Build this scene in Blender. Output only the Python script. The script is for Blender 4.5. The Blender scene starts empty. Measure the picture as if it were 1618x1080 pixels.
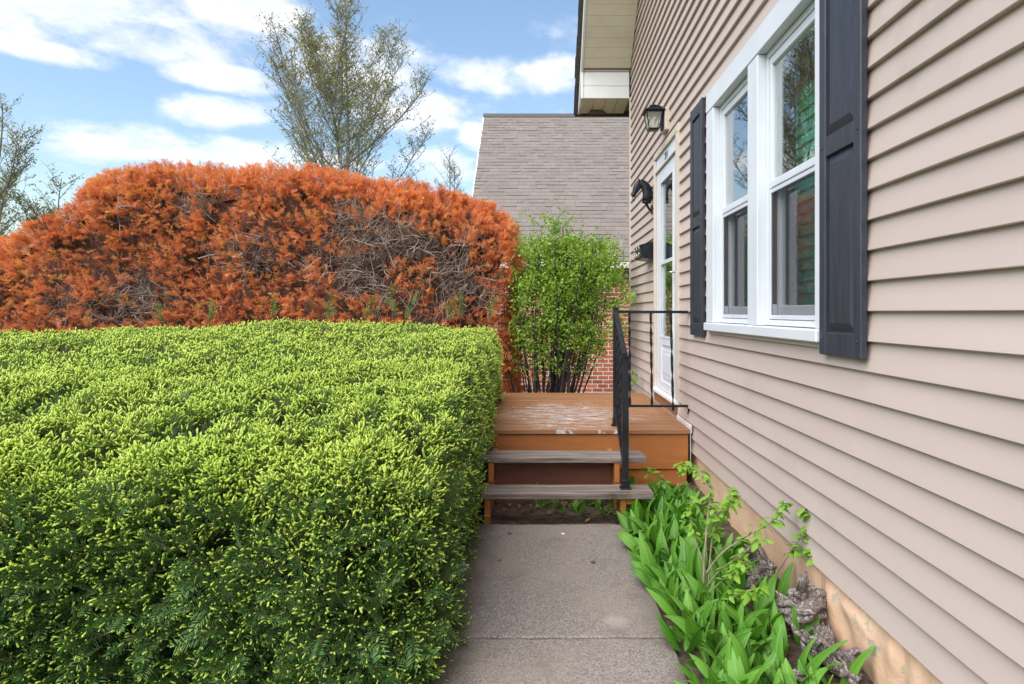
import bpy, math, random
import numpy as np
from mathutils import Vector, Matrix, Euler
R = math.radians
sc = bpy.context.scene
col = sc.collection
rng = np.random.default_rng(7)
random.seed(7)

# ------------------------------------------------------------------ camera
H = 1.26            # eye height above the path
F = 960.0           # focal length in photo pixels (1618 wide)
cam_d = bpy.data.cameras.new('camera')
cam = bpy.data.objects.new('camera', cam_d)
col.objects.link(cam)
cam.location = (0, 0, H)
cam.rotation_euler = (R(90), 0, 0)
cam_d.sensor_width = 36
cam_d.lens = 36 * F / 1618
cam_d.shift_x = -43 / 1618
cam_d.shift_y = -47 / 1618
cam_d.clip_start = 0.02
cam_d.clip_end = 2000
sc.camera = cam

# ------------------------------------------------------------------ sky, sun, exposure
SUN_EL, SUN_AZ = 54.0, -146.0      # azimuth from +Y towards +X
SKY_STRENGTH = 0.098
world = bpy.data.worlds.new('World')
sc.world = world
world.use_nodes = True
nt = world.node_tree
for n in list(nt.nodes):
    nt.nodes.remove(n)


class NG:
    """small helper to wire nodes"""
    def __init__(s, tree):
        s.t = tree

    def n(s, kind, **kw):
        nd = s.t.nodes.new(kind)
        for k, v in kw.items():
            setattr(nd, k, v)
        return nd

    def put(s, sock, v):
        if isinstance(v, bpy.types.NodeSocket):
            s.t.links.new(v, sock)
        elif v is not None:
            if hasattr(sock.default_value, '__len__') and not hasattr(v, '__len__'):
                v = (v,) * len(sock.default_value)
            if hasattr(v, '__len__') and len(sock.default_value) == 4 and len(v) == 3:
                v = (*v, 1)
            sock.default_value = v

    def m(s, op, a, b=None, c=None, clamp=False):
        nd = s.n('ShaderNodeMath', operation=op, use_clamp=clamp)
        s.put(nd.inputs[0], a)
        if b is not None:
            s.put(nd.inputs[1], b)
        if c is not None:
            s.put(nd.inputs[2], c)
        return nd.outputs[0]

    def mix(s, f, a, b, blend='MIX'):
        nd = s.n('ShaderNodeMix', data_type='RGBA', blend_type=blend)
        s.put(nd.inputs[0], f)
        s.put(nd.inputs[6], a)
        s.put(nd.inputs[7], b)
        return nd.outputs[2]

    def noise(s, vec, scale, detail=3, rough=0.55, dist=0.0):
        nd = s.n('ShaderNodeTexNoise')
        if vec is not None:
            s.put(nd.inputs['Vector'], vec)
        nd.inputs['Scale'].default_value = scale
        nd.inputs['Detail'].default_value = detail
        nd.inputs['Roughness'].default_value = rough
        nd.inputs['Distortion'].default_value = dist
        return nd.outputs['Fac']

    def ramp(s, f, lo, hi, a=0.0, b=1.0, smooth=True):
        nd = s.n('ShaderNodeMapRange', interpolation_type='SMOOTHSTEP' if smooth else 'LINEAR')
        s.put(nd.inputs[0], f)
        for i, v in ((1, lo), (2, hi), (3, a), (4, b)):
            nd.inputs[i].default_value = v
        return nd.outputs[0]

    def mapping(s, vec, scale=(1, 1, 1), rot=(0, 0, 0), loc=(0, 0, 0)):
        nd = s.n('ShaderNodeMapping')
        s.put(nd.inputs['Vector'], vec)
        nd.inputs['Scale'].default_value = scale
        nd.inputs['Rotation'].default_value = rot
        nd.inputs['Location'].default_value = loc
        return nd.outputs[0]


g = NG(nt)
sky = g.n('ShaderNodeTexSky', sky_type='NISHITA')
sky.sun_disc = False
sky.sun_elevation = R(SUN_EL)
sky.sun_rotation = R(SUN_AZ)
sky.air_density = 1.5
sky.dust_density = 0.6
sky.ozone_density = 2.0
tc = g.n('ShaderNodeTexCoord')
sp = g.n('ShaderNodeSeparateXYZ')
nt.links.new(tc.outputs['Generated'], sp.inputs[0])
X_, Y_, Z_ = sp.outputs
zz = g.m('ADD', g.m('MAXIMUM', Z_, 0.0), 0.22)
cmb = g.n('ShaderNodeCombineXYZ')
g.put(cmb.inputs[0], g.m('DIVIDE', X_, zz))
g.put(cmb.inputs[1], g.m('DIVIDE', Y_, zz))
cn = g.noise(cmb.outputs[0], 2.1, 7, 0.56, 0.15)
az = g.m('ARCTAN2', X_, Y_)
el = g.m('ARCSINE', Z_)
# cumulus banks of this particular sky, by bearing and height: (photo px, py, half width, half height)
BANKS = [(110, 18, 300, 62), (70, 78, 170, 20), (380, 15, 110, 50), (350, 122, 110, 20), (820, 116, 170, 26),
         (570, 105, 120, 44), (340, 178, 90, 24), (190, 228, 190, 32), (640, 165, 90, 44), (765, 215, 40, 26),
         (430, 250, 180, 26), (690, 262, 60, 30), (1150, 60, 200, 30), (-200, 150, 160, 40)]
best = None
for (px, py, w, h) in BANKS:
    a = math.atan((px - 852) / F)
    e = math.atan((493 - py) / F * math.cos(a))
    da = g.m('DIVIDE', g.m('SUBTRACT', az, a), w / F * math.cos(a) ** 2)
    de = g.m('DIVIDE', g.m('SUBTRACT', el, e), h / F * math.cos(a))
    v = g.m('SUBTRACT', 1.0, g.m('ADD', g.m('MULTIPLY', da, da), g.m('MULTIPLY', de, de)))
    best = v if best is None else g.m('MAXIMUM', best, v)
best = g.m('MAXIMUM', best, -0.55)
cn2 = g.noise(cmb.outputs[0], 5.5, 8, 0.62, 0.2)
dens = g.m('ADD', g.m('ADD', g.m('MULTIPLY', cn, 0.58), g.m('MULTIPLY', cn2, 0.60)), g.m('MULTIPLY', best, 0.17))
cover = g.ramp(dens, 0.53, 0.78)
fine = g.noise(cmb.outputs[0], 6.0, 5, 0.55)
shade = g.ramp(fine, 0.35, 0.62)
CL = 6.6
cloudc = g.mix(shade, (0.80 * CL, 0.86 * CL, 0.95 * CL), (1.0 * CL, 1.0 * CL, 1.0 * CL))
skyc = g.mix(1.0, sky.outputs[0], (1.02, 1.05, 1.10), 'MULTIPLY')
wcol = g.mix(g.m('MULTIPLY', cover, 0.93), skyc, cloudc)
bg = g.n('ShaderNodeBackground')
bg.inputs[1].default_value = SKY_STRENGTH
nt.links.new(wcol, bg.inputs[0])
wo = g.n('ShaderNodeOutputWorld')
nt.links.new(bg.outputs[0], wo.inputs[0])

sun_d = bpy.data.lights.new('sun', 'SUN')
sun_d.energy = 3.7
sun_d.angle = R(80)
sun_d.color = (1.0, 0.95, 0.88)
sun = bpy.data.objects.new('sun', sun_d)
col.objects.link(sun)
se, sa = R(SUN_EL), R(SUN_AZ)
sdir = Vector((math.sin(sa) * math.cos(se), math.cos(sa) * math.cos(se), math.sin(se)))
sun.rotation_euler = sdir.to_track_quat('Z', 'Y').to_euler()
sun.location = (-8, 4, 14)

vs = sc.view_settings
vs.view_transform = 'Standard'
vs.look = 'None'
vs.exposure = 0.95
vs.gamma = 1
vs.use_curve_mapping = False
sc.cycles.use_denoising = True
sc.cycles.max_bounces = 7
sc.cycles.transparent_max_bounces = 12
sc.cycles.sample_clamp_indirect = 8


def px(x, y, d):
    """photo pixel at depth d -> world point"""
    return Vector(((x - 852) * d / F, d, H - (y - 493) * d / F))


# ------------------------------------------------------------------ mesh helpers
class MB:
    def __init__(s):
        s.v = []
        s.f = []

    def add(s, vs_, fs_):
        b = len(s.v)
        s.v.extend([tuple(p) for p in vs_])
        s.f.extend([tuple(i + b for i in f) for f in fs_])
        return s

    def box(s, x0, x1, y0, y1, z0, z1, c=0.0):
        x0, x1 = min(x0, x1), max(x0, x1)
        y0, y1 = min(y0, y1), max(y0, y1)
        z0, z1 = min(z0, z1), max(z0, z1)
        if c <= 0:
            vv = [(x, y, z) for x in (x0, x1) for y in (y0, y1) for z in (z0, z1)]
            return s.add(vv, [(0, 1, 3, 2), (4, 6, 7, 5), (0, 4, 5, 1), (2, 3, 7, 6), (0, 2, 6, 4), (1, 5, 7, 3)])
        # chamfered box
        vv, idx = [], {}
        for i, x in enumerate((x0, x1)):
            for j, y in enumerate((y0, y1)):
                for k, z in enumerate((z0, z1)):
                    sx, sy, sz = (1 - 2 * i) * c, (1 - 2 * j) * c, (1 - 2 * k) * c
                    for a, p in enumerate(((x, y + sy, z + sz), (x + sx, y, z + sz), (x + sx, y + sy, z))):
                        idx[i, j, k, a] = len(vv)
                        vv.append(p)
        I = idx
        ff = []
        for i in (0, 1):
            q = [I[i, 0, 0, 0], I[i, 0, 1, 0], I[i, 1, 1, 0], I[i, 1, 0, 0]]
            ff.append(q if i == 0 else q[::-1])
            q = [I[0, i, 0, 1], I[1, i, 0, 1], I[1, i, 1, 1], I[0, i, 1, 1]]
            ff.append(q if i == 0 else q[::-1])
            q = [I[0, 0, i, 2], I[0, 1, i, 2], I[1, 1, i, 2], I[1, 0, i, 2]]
            ff.append(q if i == 0 else q[::-1])
        for i in (0, 1):
            for j in (0, 1):
                ff.append([I[i, j, 0, 0], I[i, j, 1, 0], I[i, j, 1, 1], I[i, j, 0, 1]])
                ff.append([I[i, 0, j, 0], I[i, 1, j, 0], I[i, 1, j, 2], I[i, 0, j, 2]])
                ff.append([I[0, i, j, 1], I[1, i, j, 1], I[1, i, j, 2], I[0, i, j, 2]])
                for k in (0, 1):
                    ff.append([I[i, j, k, 0], I[i, j, k, 1], I[i, j, k, 2]])
        return s.add(vv, ff)

    def prism(s, pts, axis, a, b):
        """polygon pts (2d) extruded along axis 'x','y','z' from a to b"""
        def mk(p, t):
            return {'x': (t, p[0], p[1]), 'y': (p[0], t, p[1]), 'z': (p[0], p[1], t)}[axis]
        n = len(pts)
        vv = [mk(p, a) for p in pts] + [mk(p, b) for p in pts]
        ff = [tuple(range(n)), tuple(range(2 * n - 1, n - 1, -1))]
        ff += [(i, (i + 1) % n, n + (i + 1) % n, n + i) for i in range(n)]
        return s.add(vv, ff)

    def tube(s, path, rad, sides=8, twist=0.0, flat=1.0, cap=True, ref=None):
        P = [Vector(p) for p in path]
        n = len(P)
        if not hasattr(rad, '__len__'):
            rad = [rad] * n
        t0 = (P[1] - P[0]).normalized()
        u = Vector(ref) if ref else (Vector((0, 0, 1)) if abs(t0.z) < 0.9 else Vector((1, 0, 0)))
        u = (u - t0 * u.dot(t0)).normalized()
        vv = []
        for i in range(n):
            t = (P[min(i + 1, n - 1)] - P[max(i - 1, 0)])
            if t.length < 1e-9:
                t = t0
            t = t.normalized()
            u = u - t * u.dot(t)
            u = u.normalized() if u.length > 1e-6 else t.orthogonal().normalized()
            w = t.cross(u)
            th0 = twist * i / max(n - 1, 1)
            fl = flat[i] if hasattr(flat, '__len__') else flat
            for k in range(sides):
                th = 2 * math.pi * (k + 0.5) / sides
                a_, b_ = math.cos(th) * rad[i], math.sin(th) * rad[i] * fl
                ct, st = math.cos(th0), math.sin(th0)
                vv.append(P[i] + u * (a_ * ct - b_ * st) + w * (a_ * st + b_ * ct))
        ff = []
        for i in range(n - 1):
            for k in range(sides):
                k2 = (k + 1) % sides
                ff.append((i * sides + k, i * sides + k2, (i + 1) * sides + k2, (i + 1) * sides + k))
        if cap:
            ff.append(tuple(range(sides - 1, -1, -1)))
            ff.append(tuple((n - 1) * sides + k for k in range(sides)))
        return s.add(vv, ff)

    def lathe(s, prof, center, sides=12, axis='z'):
        vv, ff = [], []
        n = len(prof)
        for r, h in prof:
            for k in range(sides):
                th = 2 * math.pi * k / sides
                p = (r * math.cos(th), r * math.sin(th), h)
                if axis == 'x':
                    p = (h, p[0], p[1])
                if axis == 'y':
                    p = (p[0], h, p[1])
                vv.append((p[0] + center[0], p[1] + center[1], p[2] + center[2]))
        for i in range(n - 1):
            for k in range(sides):
                k2 = (k + 1) % sides
                ff.append((i * sides + k, i * sides + k2, (i + 1) * sides + k2, (i + 1) * sides + k))
        ff.append(tuple(range(sides - 1, -1, -1)))
        ff.append(tuple((n - 1) * sides + k for k in range(sides)))
        return s.add(vv, ff)

    def mesh(s, name, smooth=False):
        me = bpy.data.meshes.new(name)
        me.from_pydata(s.v, [], s.f)
        me.update()
        if smooth:
            me.polygons.foreach_set('use_smooth', [True] * len(me.polygons))
        return me

    def build(s, name, mat, parent=None, smooth=False):
        me = s.mesh(name, smooth)
        import bmesh
        bm = bmesh.new()
        bm.from_mesh(me)
        bmesh.ops.recalc_face_normals(bm, faces=bm.faces)
        bm.to_mesh(me)
        bm.free()
        return link(name, me, mat, parent)


def link(name, me, mat=None, parent=None, loc=None, rot=None, scale=None):
    o = bpy.data.objects.new(name, me)
    col.objects.link(o)
    if mat is not None and me is not None and not me.materials:
        for m_ in (mat if isinstance(mat, (list, tuple)) else [mat]):
            me.materials.append(m_)
    if parent is not None:
        o.parent = parent
        if parent.location.length > 0 and loc is None:
            o.matrix_parent_inverse = Matrix.Translation(-parent.location)
    if loc is not None:
        o.location = loc
    if rot is not None:
        o.rotation_euler = rot
    if scale is not None:
        o.scale = scale if hasattr(scale, '__len__') else (scale,) * 3
    return o


def tag(o, label=None, cat=None, group=None, kind=None):
    if label:
        o['label'] = label
    if cat:
        o['category'] = cat
    if group:
        o['group'] = group
    if kind:
        o['kind'] = kind
    return o


def empty(name, loc, label=None, cat=None, group=None):
    o = bpy.data.objects.new(name, None)
    col.objects.link(o)
    o.location = loc
    o.empty_display_size = 0.1
    return tag(o, label, cat, group)


def np_mesh(name, V, T, midx=None, rnd=None, smooth=False):
    """triangle mesh from numpy arrays"""
    me = bpy.data.meshes.new(name)
    V = np.ascontiguousarray(V, np.float32)
    T = np.ascontiguousarray(T, np.int32)
    me.vertices.add(len(V))
    me.vertices.foreach_set('co', V.ravel())
    me.loops.add(T.size)
    me.loops.foreach_set('vertex_index', T.ravel())
    me.polygons.add(len(T))
    me.polygons.foreach_set('loop_start', np.arange(0, T.size, 3, dtype=np.int32))
    me.polygons.foreach_set('loop_total', np.full(len(T), 3, np.int32))
    if midx is not None:
        me.polygons.foreach_set('material_index', np.ascontiguousarray(midx, np.int32))
    if smooth:
        me.polygons.foreach_set('use_smooth', np.ones(len(T), bool))
    me.update()
    if rnd is not None:
        at = me.attributes.new('rnd', 'FLOAT', 'POINT')
        at.data.foreach_set('value', np.ascontiguousarray(rnd, np.float32))
    return me


def tri(fs):
    out = []
    for f in fs:
        for i in range(1, len(f) - 1):
            out.append((f[0], f[i], f[i + 1]))
    return out


def hashv(i, j, k, seed):
    n = (i * 374761393 + j * 668265263 + k * 2147483647 + seed * 1274126177) & 0xFFFFFFFF
    n = ((n ^ (n >> 13)) * 1274126177) & 0xFFFFFFFF
    n = n ^ (n >> 16)
    return (n & 0xFFFF) / 65535.0


def vnoise(P, scale, seed=0):
    """value noise 0..1 at points (n,3)"""
    Q = np.asarray(P, float) * scale + 1000.0
    I = np.floor(Q).astype(np.int64)
    f = Q - I
    f = f * f * (3 - 2 * f)
    out = 0
    for a in (0, 1):
        for b in (0, 1):
            for c in (0, 1):
                w = (f[:, 0] if a else 1 - f[:, 0]) * (f[:, 1] if b else 1 - f[:, 1]) * (f[:, 2] if c else 1 - f[:, 2])
                out = out + w * hashv(I[:, 0] + a, I[:, 1] + b, I[:, 2] + c, seed)
    return out


def fbm(P, scale, seed=0, oct_=3):
    s_, a_, t_ = 0, 1.0, 0
    for o in range(oct_):
        s_ = s_ + a_ * vnoise(P, scale * 2 ** o, seed + o)
        t_ += a_
        a_ *= 0.5
    return s_ / t_


def norm(v):
    return v / np.maximum(np.linalg.norm(v, axis=-1, keepdims=True), 1e-9)


def frames(D, roll):
    """rotation matrices (n,3,3) whose local Z runs along D"""
    D = norm(D)
    ref = np.where(np.abs(D[:, 2:3]) < 0.9, np.array([[0, 0, 1.0]]), np.array([[1.0, 0, 0]]))
    U = norm(np.cross(ref, D))
    W = np.cross(D, U)
    c, s_ = np.cos(roll)[:, None], np.sin(roll)[:, None]
    X = U * c + W * s_
    Yv = np.cross(D, X)
    return np.stack([X, Yv, D], axis=2)


def scatter(name, templates, P, D, roll, scale, mats, parent, kind='stuff', seed=1):
    """merge many copies of small templates into one real mesh"""
    r = np.random.default_rng(seed)
    which = r.integers(0, len(templates), len(P))
    Fm = frames(D, roll)
    Vs, Ts, Ms, Rs = [], [], [], []
    base = 0
    for ti, (tv, tf, tm) in enumerate(templates):
        sel = np.where(which == ti)[0]
        if len(sel) == 0:
            continue
        v = np.einsum('nij,kj->nki', Fm[sel], tv) * scale[sel][:, None, None] + P[sel][:, None, :]
        n, k = len(sel), len(tv)
        t = tf[None] + (np.arange(n) * k)[:, None, None] + base
        Vs.append(v.reshape(-1, 3))
        Ts.append(t.reshape(-1, 3))
        Ms.append(np.tile(tm, n))
        Rs.append(np.repeat(r.random(n), k))
        base += n * k
    me = np_mesh(name, np.concatenate(Vs), np.concatenate(Ts), np.concatenate(Ms), np.concatenate(Rs))
    for m_ in mats:
        me.materials.append(m_)
    o = link(name, me, None, parent)
    if kind:
        o['kind'] = kind
    return o


# ------------------------------------------------------------------ materials
def new_mat(name):
    m_ = bpy.data.materials.new(name)
    m_.use_nodes = True
    t = m_.node_tree
    for n in list(t.nodes):
        t.nodes.remove(n)
    q = NG(t)
    out = q.n('ShaderNodeOutputMaterial')
    b = q.n('ShaderNodeBsdfPrincipled')
    t.links.new(b.outputs[0], out.inputs[0])
    return m_, q, b, out


def coords(q, kind='Object'):
    return q.n('ShaderNodeTexCoord').outputs[kind] if kind != 'World' else q.n('ShaderNodeNewGeometry').outputs['Position']


def piece_random(q):
    a = q.n('ShaderNodeObjectInfo').outputs['Random']
    b = q.n('ShaderNodeNewGeometry').outputs['Random Per Island']
    return q.m('FRACT', q.m('ADD', a, b))


def bump(q, b, height, strength=0.2, dist=0.01):
    n = q.n('ShaderNodeBump')
    n.inputs['Strength'].default_value = strength
    n.inputs['Distance'].default_value = dist
    q.put(n.inputs['Height'], height)
    q.put(b.inputs['Normal'], n.outputs[0])


def mat_noise(name, c1, c2, scale=8, rough=0.6, stretch=(1, 1, 1), bump_s=0.15, bump_scale=60, bump_d=0.004, metal=0.0,
              spec=0.4, rand=0.0, dirt=None, bstretch=None):
    m_, q, b, out = new_mat(name)
    P = coords(q, 'World')
    f = q.noise(q.mapping(P, stretch), scale, 5, 0.6)
    c = q.mix(q.ramp(f, 0.3, 0.7), c1, c2)
    if rand:
        r = piece_random(q)
        v = q.m('ADD', 1 - rand, q.m('MULTIPLY', r, 2 * rand))
        hs = q.n('ShaderNodeHueSaturation')
        q.put(hs.inputs['Value'], v)
        q.put(hs.inputs['Color'], c)
        c = hs.outputs[0]
    if dirt:
        dn = q.noise(P, dirt[1], 5, 0.65)
        c = q.mix(q.ramp(dn, dirt[2], dirt[2] + 0.15, 0, dirt[3]), c, dirt[0])
    q.put(b.inputs['Base Color'], c)
    b.inputs['Roughness'].default_value = rough
    b.inputs['Metallic'].default_value = metal
    b.inputs['Specular IOR Level'].default_value = spec
    if bump_s:
        h = q.noise(q.mapping(P, bstretch or stretch), bump_scale, 4, 0.6)
        bump(q, b, h, bump_s, bump_d)
    return m_


def mat_leaf(name, c1, c2, rough=0.5, transl=0.3, attr=True, spec=0.35, veins=False, third=None):
    m_, q, b, out = new_mat(name)
    if attr:
        r = q.n('ShaderNodeAttribute', attribute_name='rnd').outputs['Fac']
    else:
        r = piece_random(q)
    big = q.noise(coords(q, 'World'), 1.7, 3, 0.6)
    f = q.m('ADD', q.m('MULTIPLY', r, 0.7), q.m('MULTIPLY', q.ramp(big, 0.35, 0.65), 0.3))
    c = q.mix(f, c1, c2)
    if third is not None:
        c = q.mix(q.ramp(r, 0.8, 0.9), c, third)
    q.put(b.inputs['Base Color'], c)
    b.inputs['Roughness'].default_value = rough
    b.inputs['Specular IOR Level'].default_value = spec
    if veins:
        o_ = coords(q, 'Object')
        sx_ = q.n('ShaderNodeSeparateXYZ')
        q.put(sx_.inputs[0], o_)
        ax = q.m('ABSOLUTE', sx_.outputs[0])
        st = q.noise(q.mapping(o_, (160, 4, 4)), 1.0, 2, 0.5)
        c = q.mix(q.ramp(st, 0.35, 0.7, 0, 0.35), c, (0.15, 0.40, 0.05))
        c = q.mix(q.ramp(ax, 0.0008, 0.0028, 0.6, 0.0), c, (0.22, 0.46, 0.09))
        yl_ = q.noise(q.mapping(coords(q, 'World'), (1, 1, 1)), 30, 3, 0.6)
        c = q.mix(q.ramp(yl_, 0.55, 0.8, 0, 0.3), c, (0.20, 0.33, 0.03))
        q.put(b.inputs['Base Color'], c)
        w = q.n('ShaderNodeTexWave', wave_type='BANDS', bands_direction='X')
        q.put(w.inputs['Vector'], o_)
        w.inputs['Scale'].default_value = 70
        w.inputs['Distortion'].default_value = 0.4
        bump(q, b, w.outputs['Fac'], 0.25, 0.002)
    tr = q.n('ShaderNodeBsdfTranslucent')
    q.put(tr.inputs[0], q.mix(1.0, c, (1.15, 1.2, 0.6), 'MULTIPLY'))
    mx = q.n('ShaderNodeMixShader')
    mx.inputs[0].default_value = transl
    m_.node_tree.links.new(b.outputs[0], mx.inputs[1])
    m_.node_tree.links.new(tr.outputs[0], mx.inputs[2])
    m_.node_tree.links.new(mx.outputs[0], out.inputs[0])
    return m_


M = {}
M['siding'] = mat_noise('siding_vinyl', (0.47, 0.378, 0.336), (0.515, 0.414, 0.367), 1.6, 0.48, (1, 0.35, 1), 0.12, 150, 0.002,
                        rand=0.03, dirt=((0.32, 0.265, 0.215), 1.3, 0.58, 0.4), bstretch=(1, 0.12, 1))
M['white'] = mat_noise('white_trim', (0.60, 0.62, 0.66), (0.65, 0.67, 0.71), 3, 0.4, bump_s=0.04, bump_scale=40)
M['white_door'] = mat_noise('white_door_paint', (0.60, 0.63, 0.67), (0.65, 0.68, 0.71), 3, 0.38, bump_s=0.03)
M['cream'] = mat_noise('cream_aluminium', (0.62, 0.58, 0.46), (0.68, 0.64, 0.52), 4, 0.5, bump_s=0.05, rand=0.03,
                       dirt=((0.42, 0.38, 0.28), 3, 0.62, 0.4))
M['beige_trim'] = mat_noise('beige_trim', (0.52, 0.44, 0.37), (0.57, 0.49, 0.41), 4, 0.5, bump_s=0.05)
M['fascia_grey'] = mat_noise('fascia_white', (0.66, 0.66, 0.66), (0.72, 0.72, 0.71), 4, 0.45, bump_s=0.05,
                             dirt=((0.5, 0.48, 0.42), 5, 0.64, 0.4))
M['shutter'] = mat_noise('shutter_charcoal', (0.028, 0.030, 0.042), (0.040, 0.043, 0.058), 6, 0.45, (1, 9, 0.9), 0.5, 22, 0.004,
                         bstretch=(1, 6, 0.55))
M['iron'] = mat_noise('black_iron', (0.010, 0.011, 0.014), (0.024, 0.026, 0.032), 14, 0.38, bump_s=0.25, bump_scale=90, metal=0.3,
                      dirt=((0.10, 0.06, 0.04), 22, 0.66, 0.5))
M['iron_dark'] = mat_noise('cast_iron_black', (0.008, 0.009, 0.013), (0.02, 0.022, 0.03), 25, 0.33, bump_s=0.3, bump_scale=70, metal=0.4)
M['metal'] = mat_noise('satin_nickel', (0.55, 0.54, 0.52), (0.62, 0.61, 0.6), 20, 0.3, bump_s=0.02, metal=1.0)
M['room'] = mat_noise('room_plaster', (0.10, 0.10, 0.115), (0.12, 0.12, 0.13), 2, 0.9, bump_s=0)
M['sash_grey'] = mat_noise('sash_vinyl', (0.55, 0.56, 0.6), (0.6, 0.61, 0.65), 4, 0.45, bump_s=0.03)
M['brown_track'] = mat_noise('brown_track', (0.09, 0.055, 0.04), (0.12, 0.07, 0.05), 9, 0.6, bump_s=0.1)
M['green_slat'] = mat_noise('green_slat', (0.05, 0.42, 0.23), (0.08, 0.52, 0.30), 5, 0.5, (1, 0.4, 3), 0.1, 40, rand=0.12)
M['sheathing'] = mat_noise('sheathing', (0.25, 0.2, 0.16), (0.3, 0.24, 0.2), 4, 0.8, bump_s=0)
M['tread'] = mat_noise('weathered_tread', (0.115, 0.088, 0.073), (0.26, 0.215, 0.185), 9, 0.85, (0.35, 5, 5), 0.9, 14, 0.006,
                       dirt=((0.05, 0.036, 0.03), 4, 0.58, 0.75), bstretch=(0.35, 6, 6))
M['stain'] = mat_noise('orange_brown_stain', (0.36, 0.125, 0.032), (0.42, 0.155, 0.045), 5, 0.55, (0.5, 4, 4), 0.25, 18, 0.003,
                       dirt=((0.16, 0.06, 0.025), 3, 0.62, 0.4), rand=0.05)
M['stain_dark'] = mat_noise('dark_red_riser', (0.19, 0.050, 0.022), (0.24, 0.07, 0.03), 5, 0.6, (0.5, 4, 4), 0.25, 18, 0.003)
M['maroon'] = mat_noise('maroon_wood', (0.16, 0.055, 0.035), (0.22, 0.08, 0.05), 5, 0.65, (0.5, 4, 4), 0.25, 18, 0.003)
M['soil'] = mat_noise('soil', (0.055, 0.036, 0.026), (0.13, 0.09, 0.066), 16, 0.95, bump_s=1.0, bump_scale=40, bump_d=0.02)
M['grass'] = mat_noise('lawn', (0.035, 0.07, 0.018), (0.07, 0.115, 0.03), 5, 0.9, bump_s=0.8, bump_scale=60, bump_d=0.03)
M['mortar'] = mat_noise('mortar', (0.62, 0.58, 0.54), (0.72, 0.68, 0.64), 12, 0.9, bump_s=0.4, bump_scale=80)
M['brick'] = mat_noise('red_brick', (0.40, 0.095, 0.045), (0.50, 0.15, 0.085), 7, 0.85, bump_s=0.5, bump_scale=70, rand=0.28)
M['shingle'] = mat_noise('asphalt_shingle', (0.150, 0.127, 0.112), (0.195, 0.167, 0.148), 90, 0.95, bump_s=0.5, bump_scale=220, rand=0.10,
                         dirt=((0.14, 0.115, 0.105), 0.8, 0.55, 0.4))
M['shingle_dark'] = mat_noise('shingle_edge', (0.06, 0.055, 0.055), (0.10, 0.09, 0.09), 40, 0.95, bump_s=0.5, bump_scale=120)
M['bark'] = mat_noise('bark', (0.14, 0.12, 0.10), (0.22, 0.195, 0.165), 10, 0.9, (1, 1, 0.4), 0.3, 40)
M['stem_dark'] = mat_noise('dark_stem', (0.022, 0.018, 0.018), (0.06, 0.048, 0.043), 20, 0.85, (1, 1, 0.4), 0.3, 60)
M['twig_grey'] = mat_noise('grey_twig', (0.17, 0.125, 0.10), (0.42, 0.345, 0.29), 6, 0.85, bump_s=0)
M['twig_brown'] = mat_noise('brown_twig', (0.07, 0.042, 0.034), (0.14, 0.09, 0.07), 8, 0.9, bump_s=0)
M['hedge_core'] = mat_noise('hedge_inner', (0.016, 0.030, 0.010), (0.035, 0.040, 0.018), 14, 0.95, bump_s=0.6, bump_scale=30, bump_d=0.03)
M['dead_core'] = mat_noise('dead_hedge_inner', (0.10, 0.042, 0.028), (0.20, 0.085, 0.055), 12, 0.95, (1, 1, 0.3), 0.8, 40, 0.03)
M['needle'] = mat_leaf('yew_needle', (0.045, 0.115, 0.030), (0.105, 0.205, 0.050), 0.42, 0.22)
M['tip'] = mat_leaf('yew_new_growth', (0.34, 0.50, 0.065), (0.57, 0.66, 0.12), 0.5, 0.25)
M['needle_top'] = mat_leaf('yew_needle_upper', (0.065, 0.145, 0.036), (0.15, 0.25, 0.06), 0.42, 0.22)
M['dead'] = mat_leaf('dead_needle', (0.68, 0.19, 0.080), (0.82, 0.31, 0.115), 0.6, 0.3, third=(0.84, 0.42, 0.13))
M['shrub_leaf'] = mat_leaf('shrub_leaf', (0.15, 0.28, 0.035), (0.35, 0.51, 0.07), 0.45, 0.3)
M['bud'] = mat_leaf('tree_bud_leaf', (0.20, 0.195, 0.045), (0.40, 0.39, 0.09), 0.6, 0.3, third=(0.20, 0.14, 0.06))
M['lily'] = mat_leaf('broad_leaf', (0.035, 0.14, 0.012), (0.15, 0.34, 0.035), 0.42, 0.28, attr=False, spec=0.35, veins=True)
M['sapling_leaf'] = mat_leaf('sapling_leaf', (0.16, 0.34, 0.03), (0.27, 0.47, 0.06), 0.5, 0.35, attr=False)
M['sapling_stem'] = mat_noise('sapling_stem', (0.20, 0.15, 0.10), (0.30, 0.24, 0.17), 18, 0.8, bump_s=0.1)
M['litter'] = mat_leaf('dry_leaf', (0.14, 0.07, 0.035), (0.30, 0.17, 0.09), 0.8, 0.1, attr=False)


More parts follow.
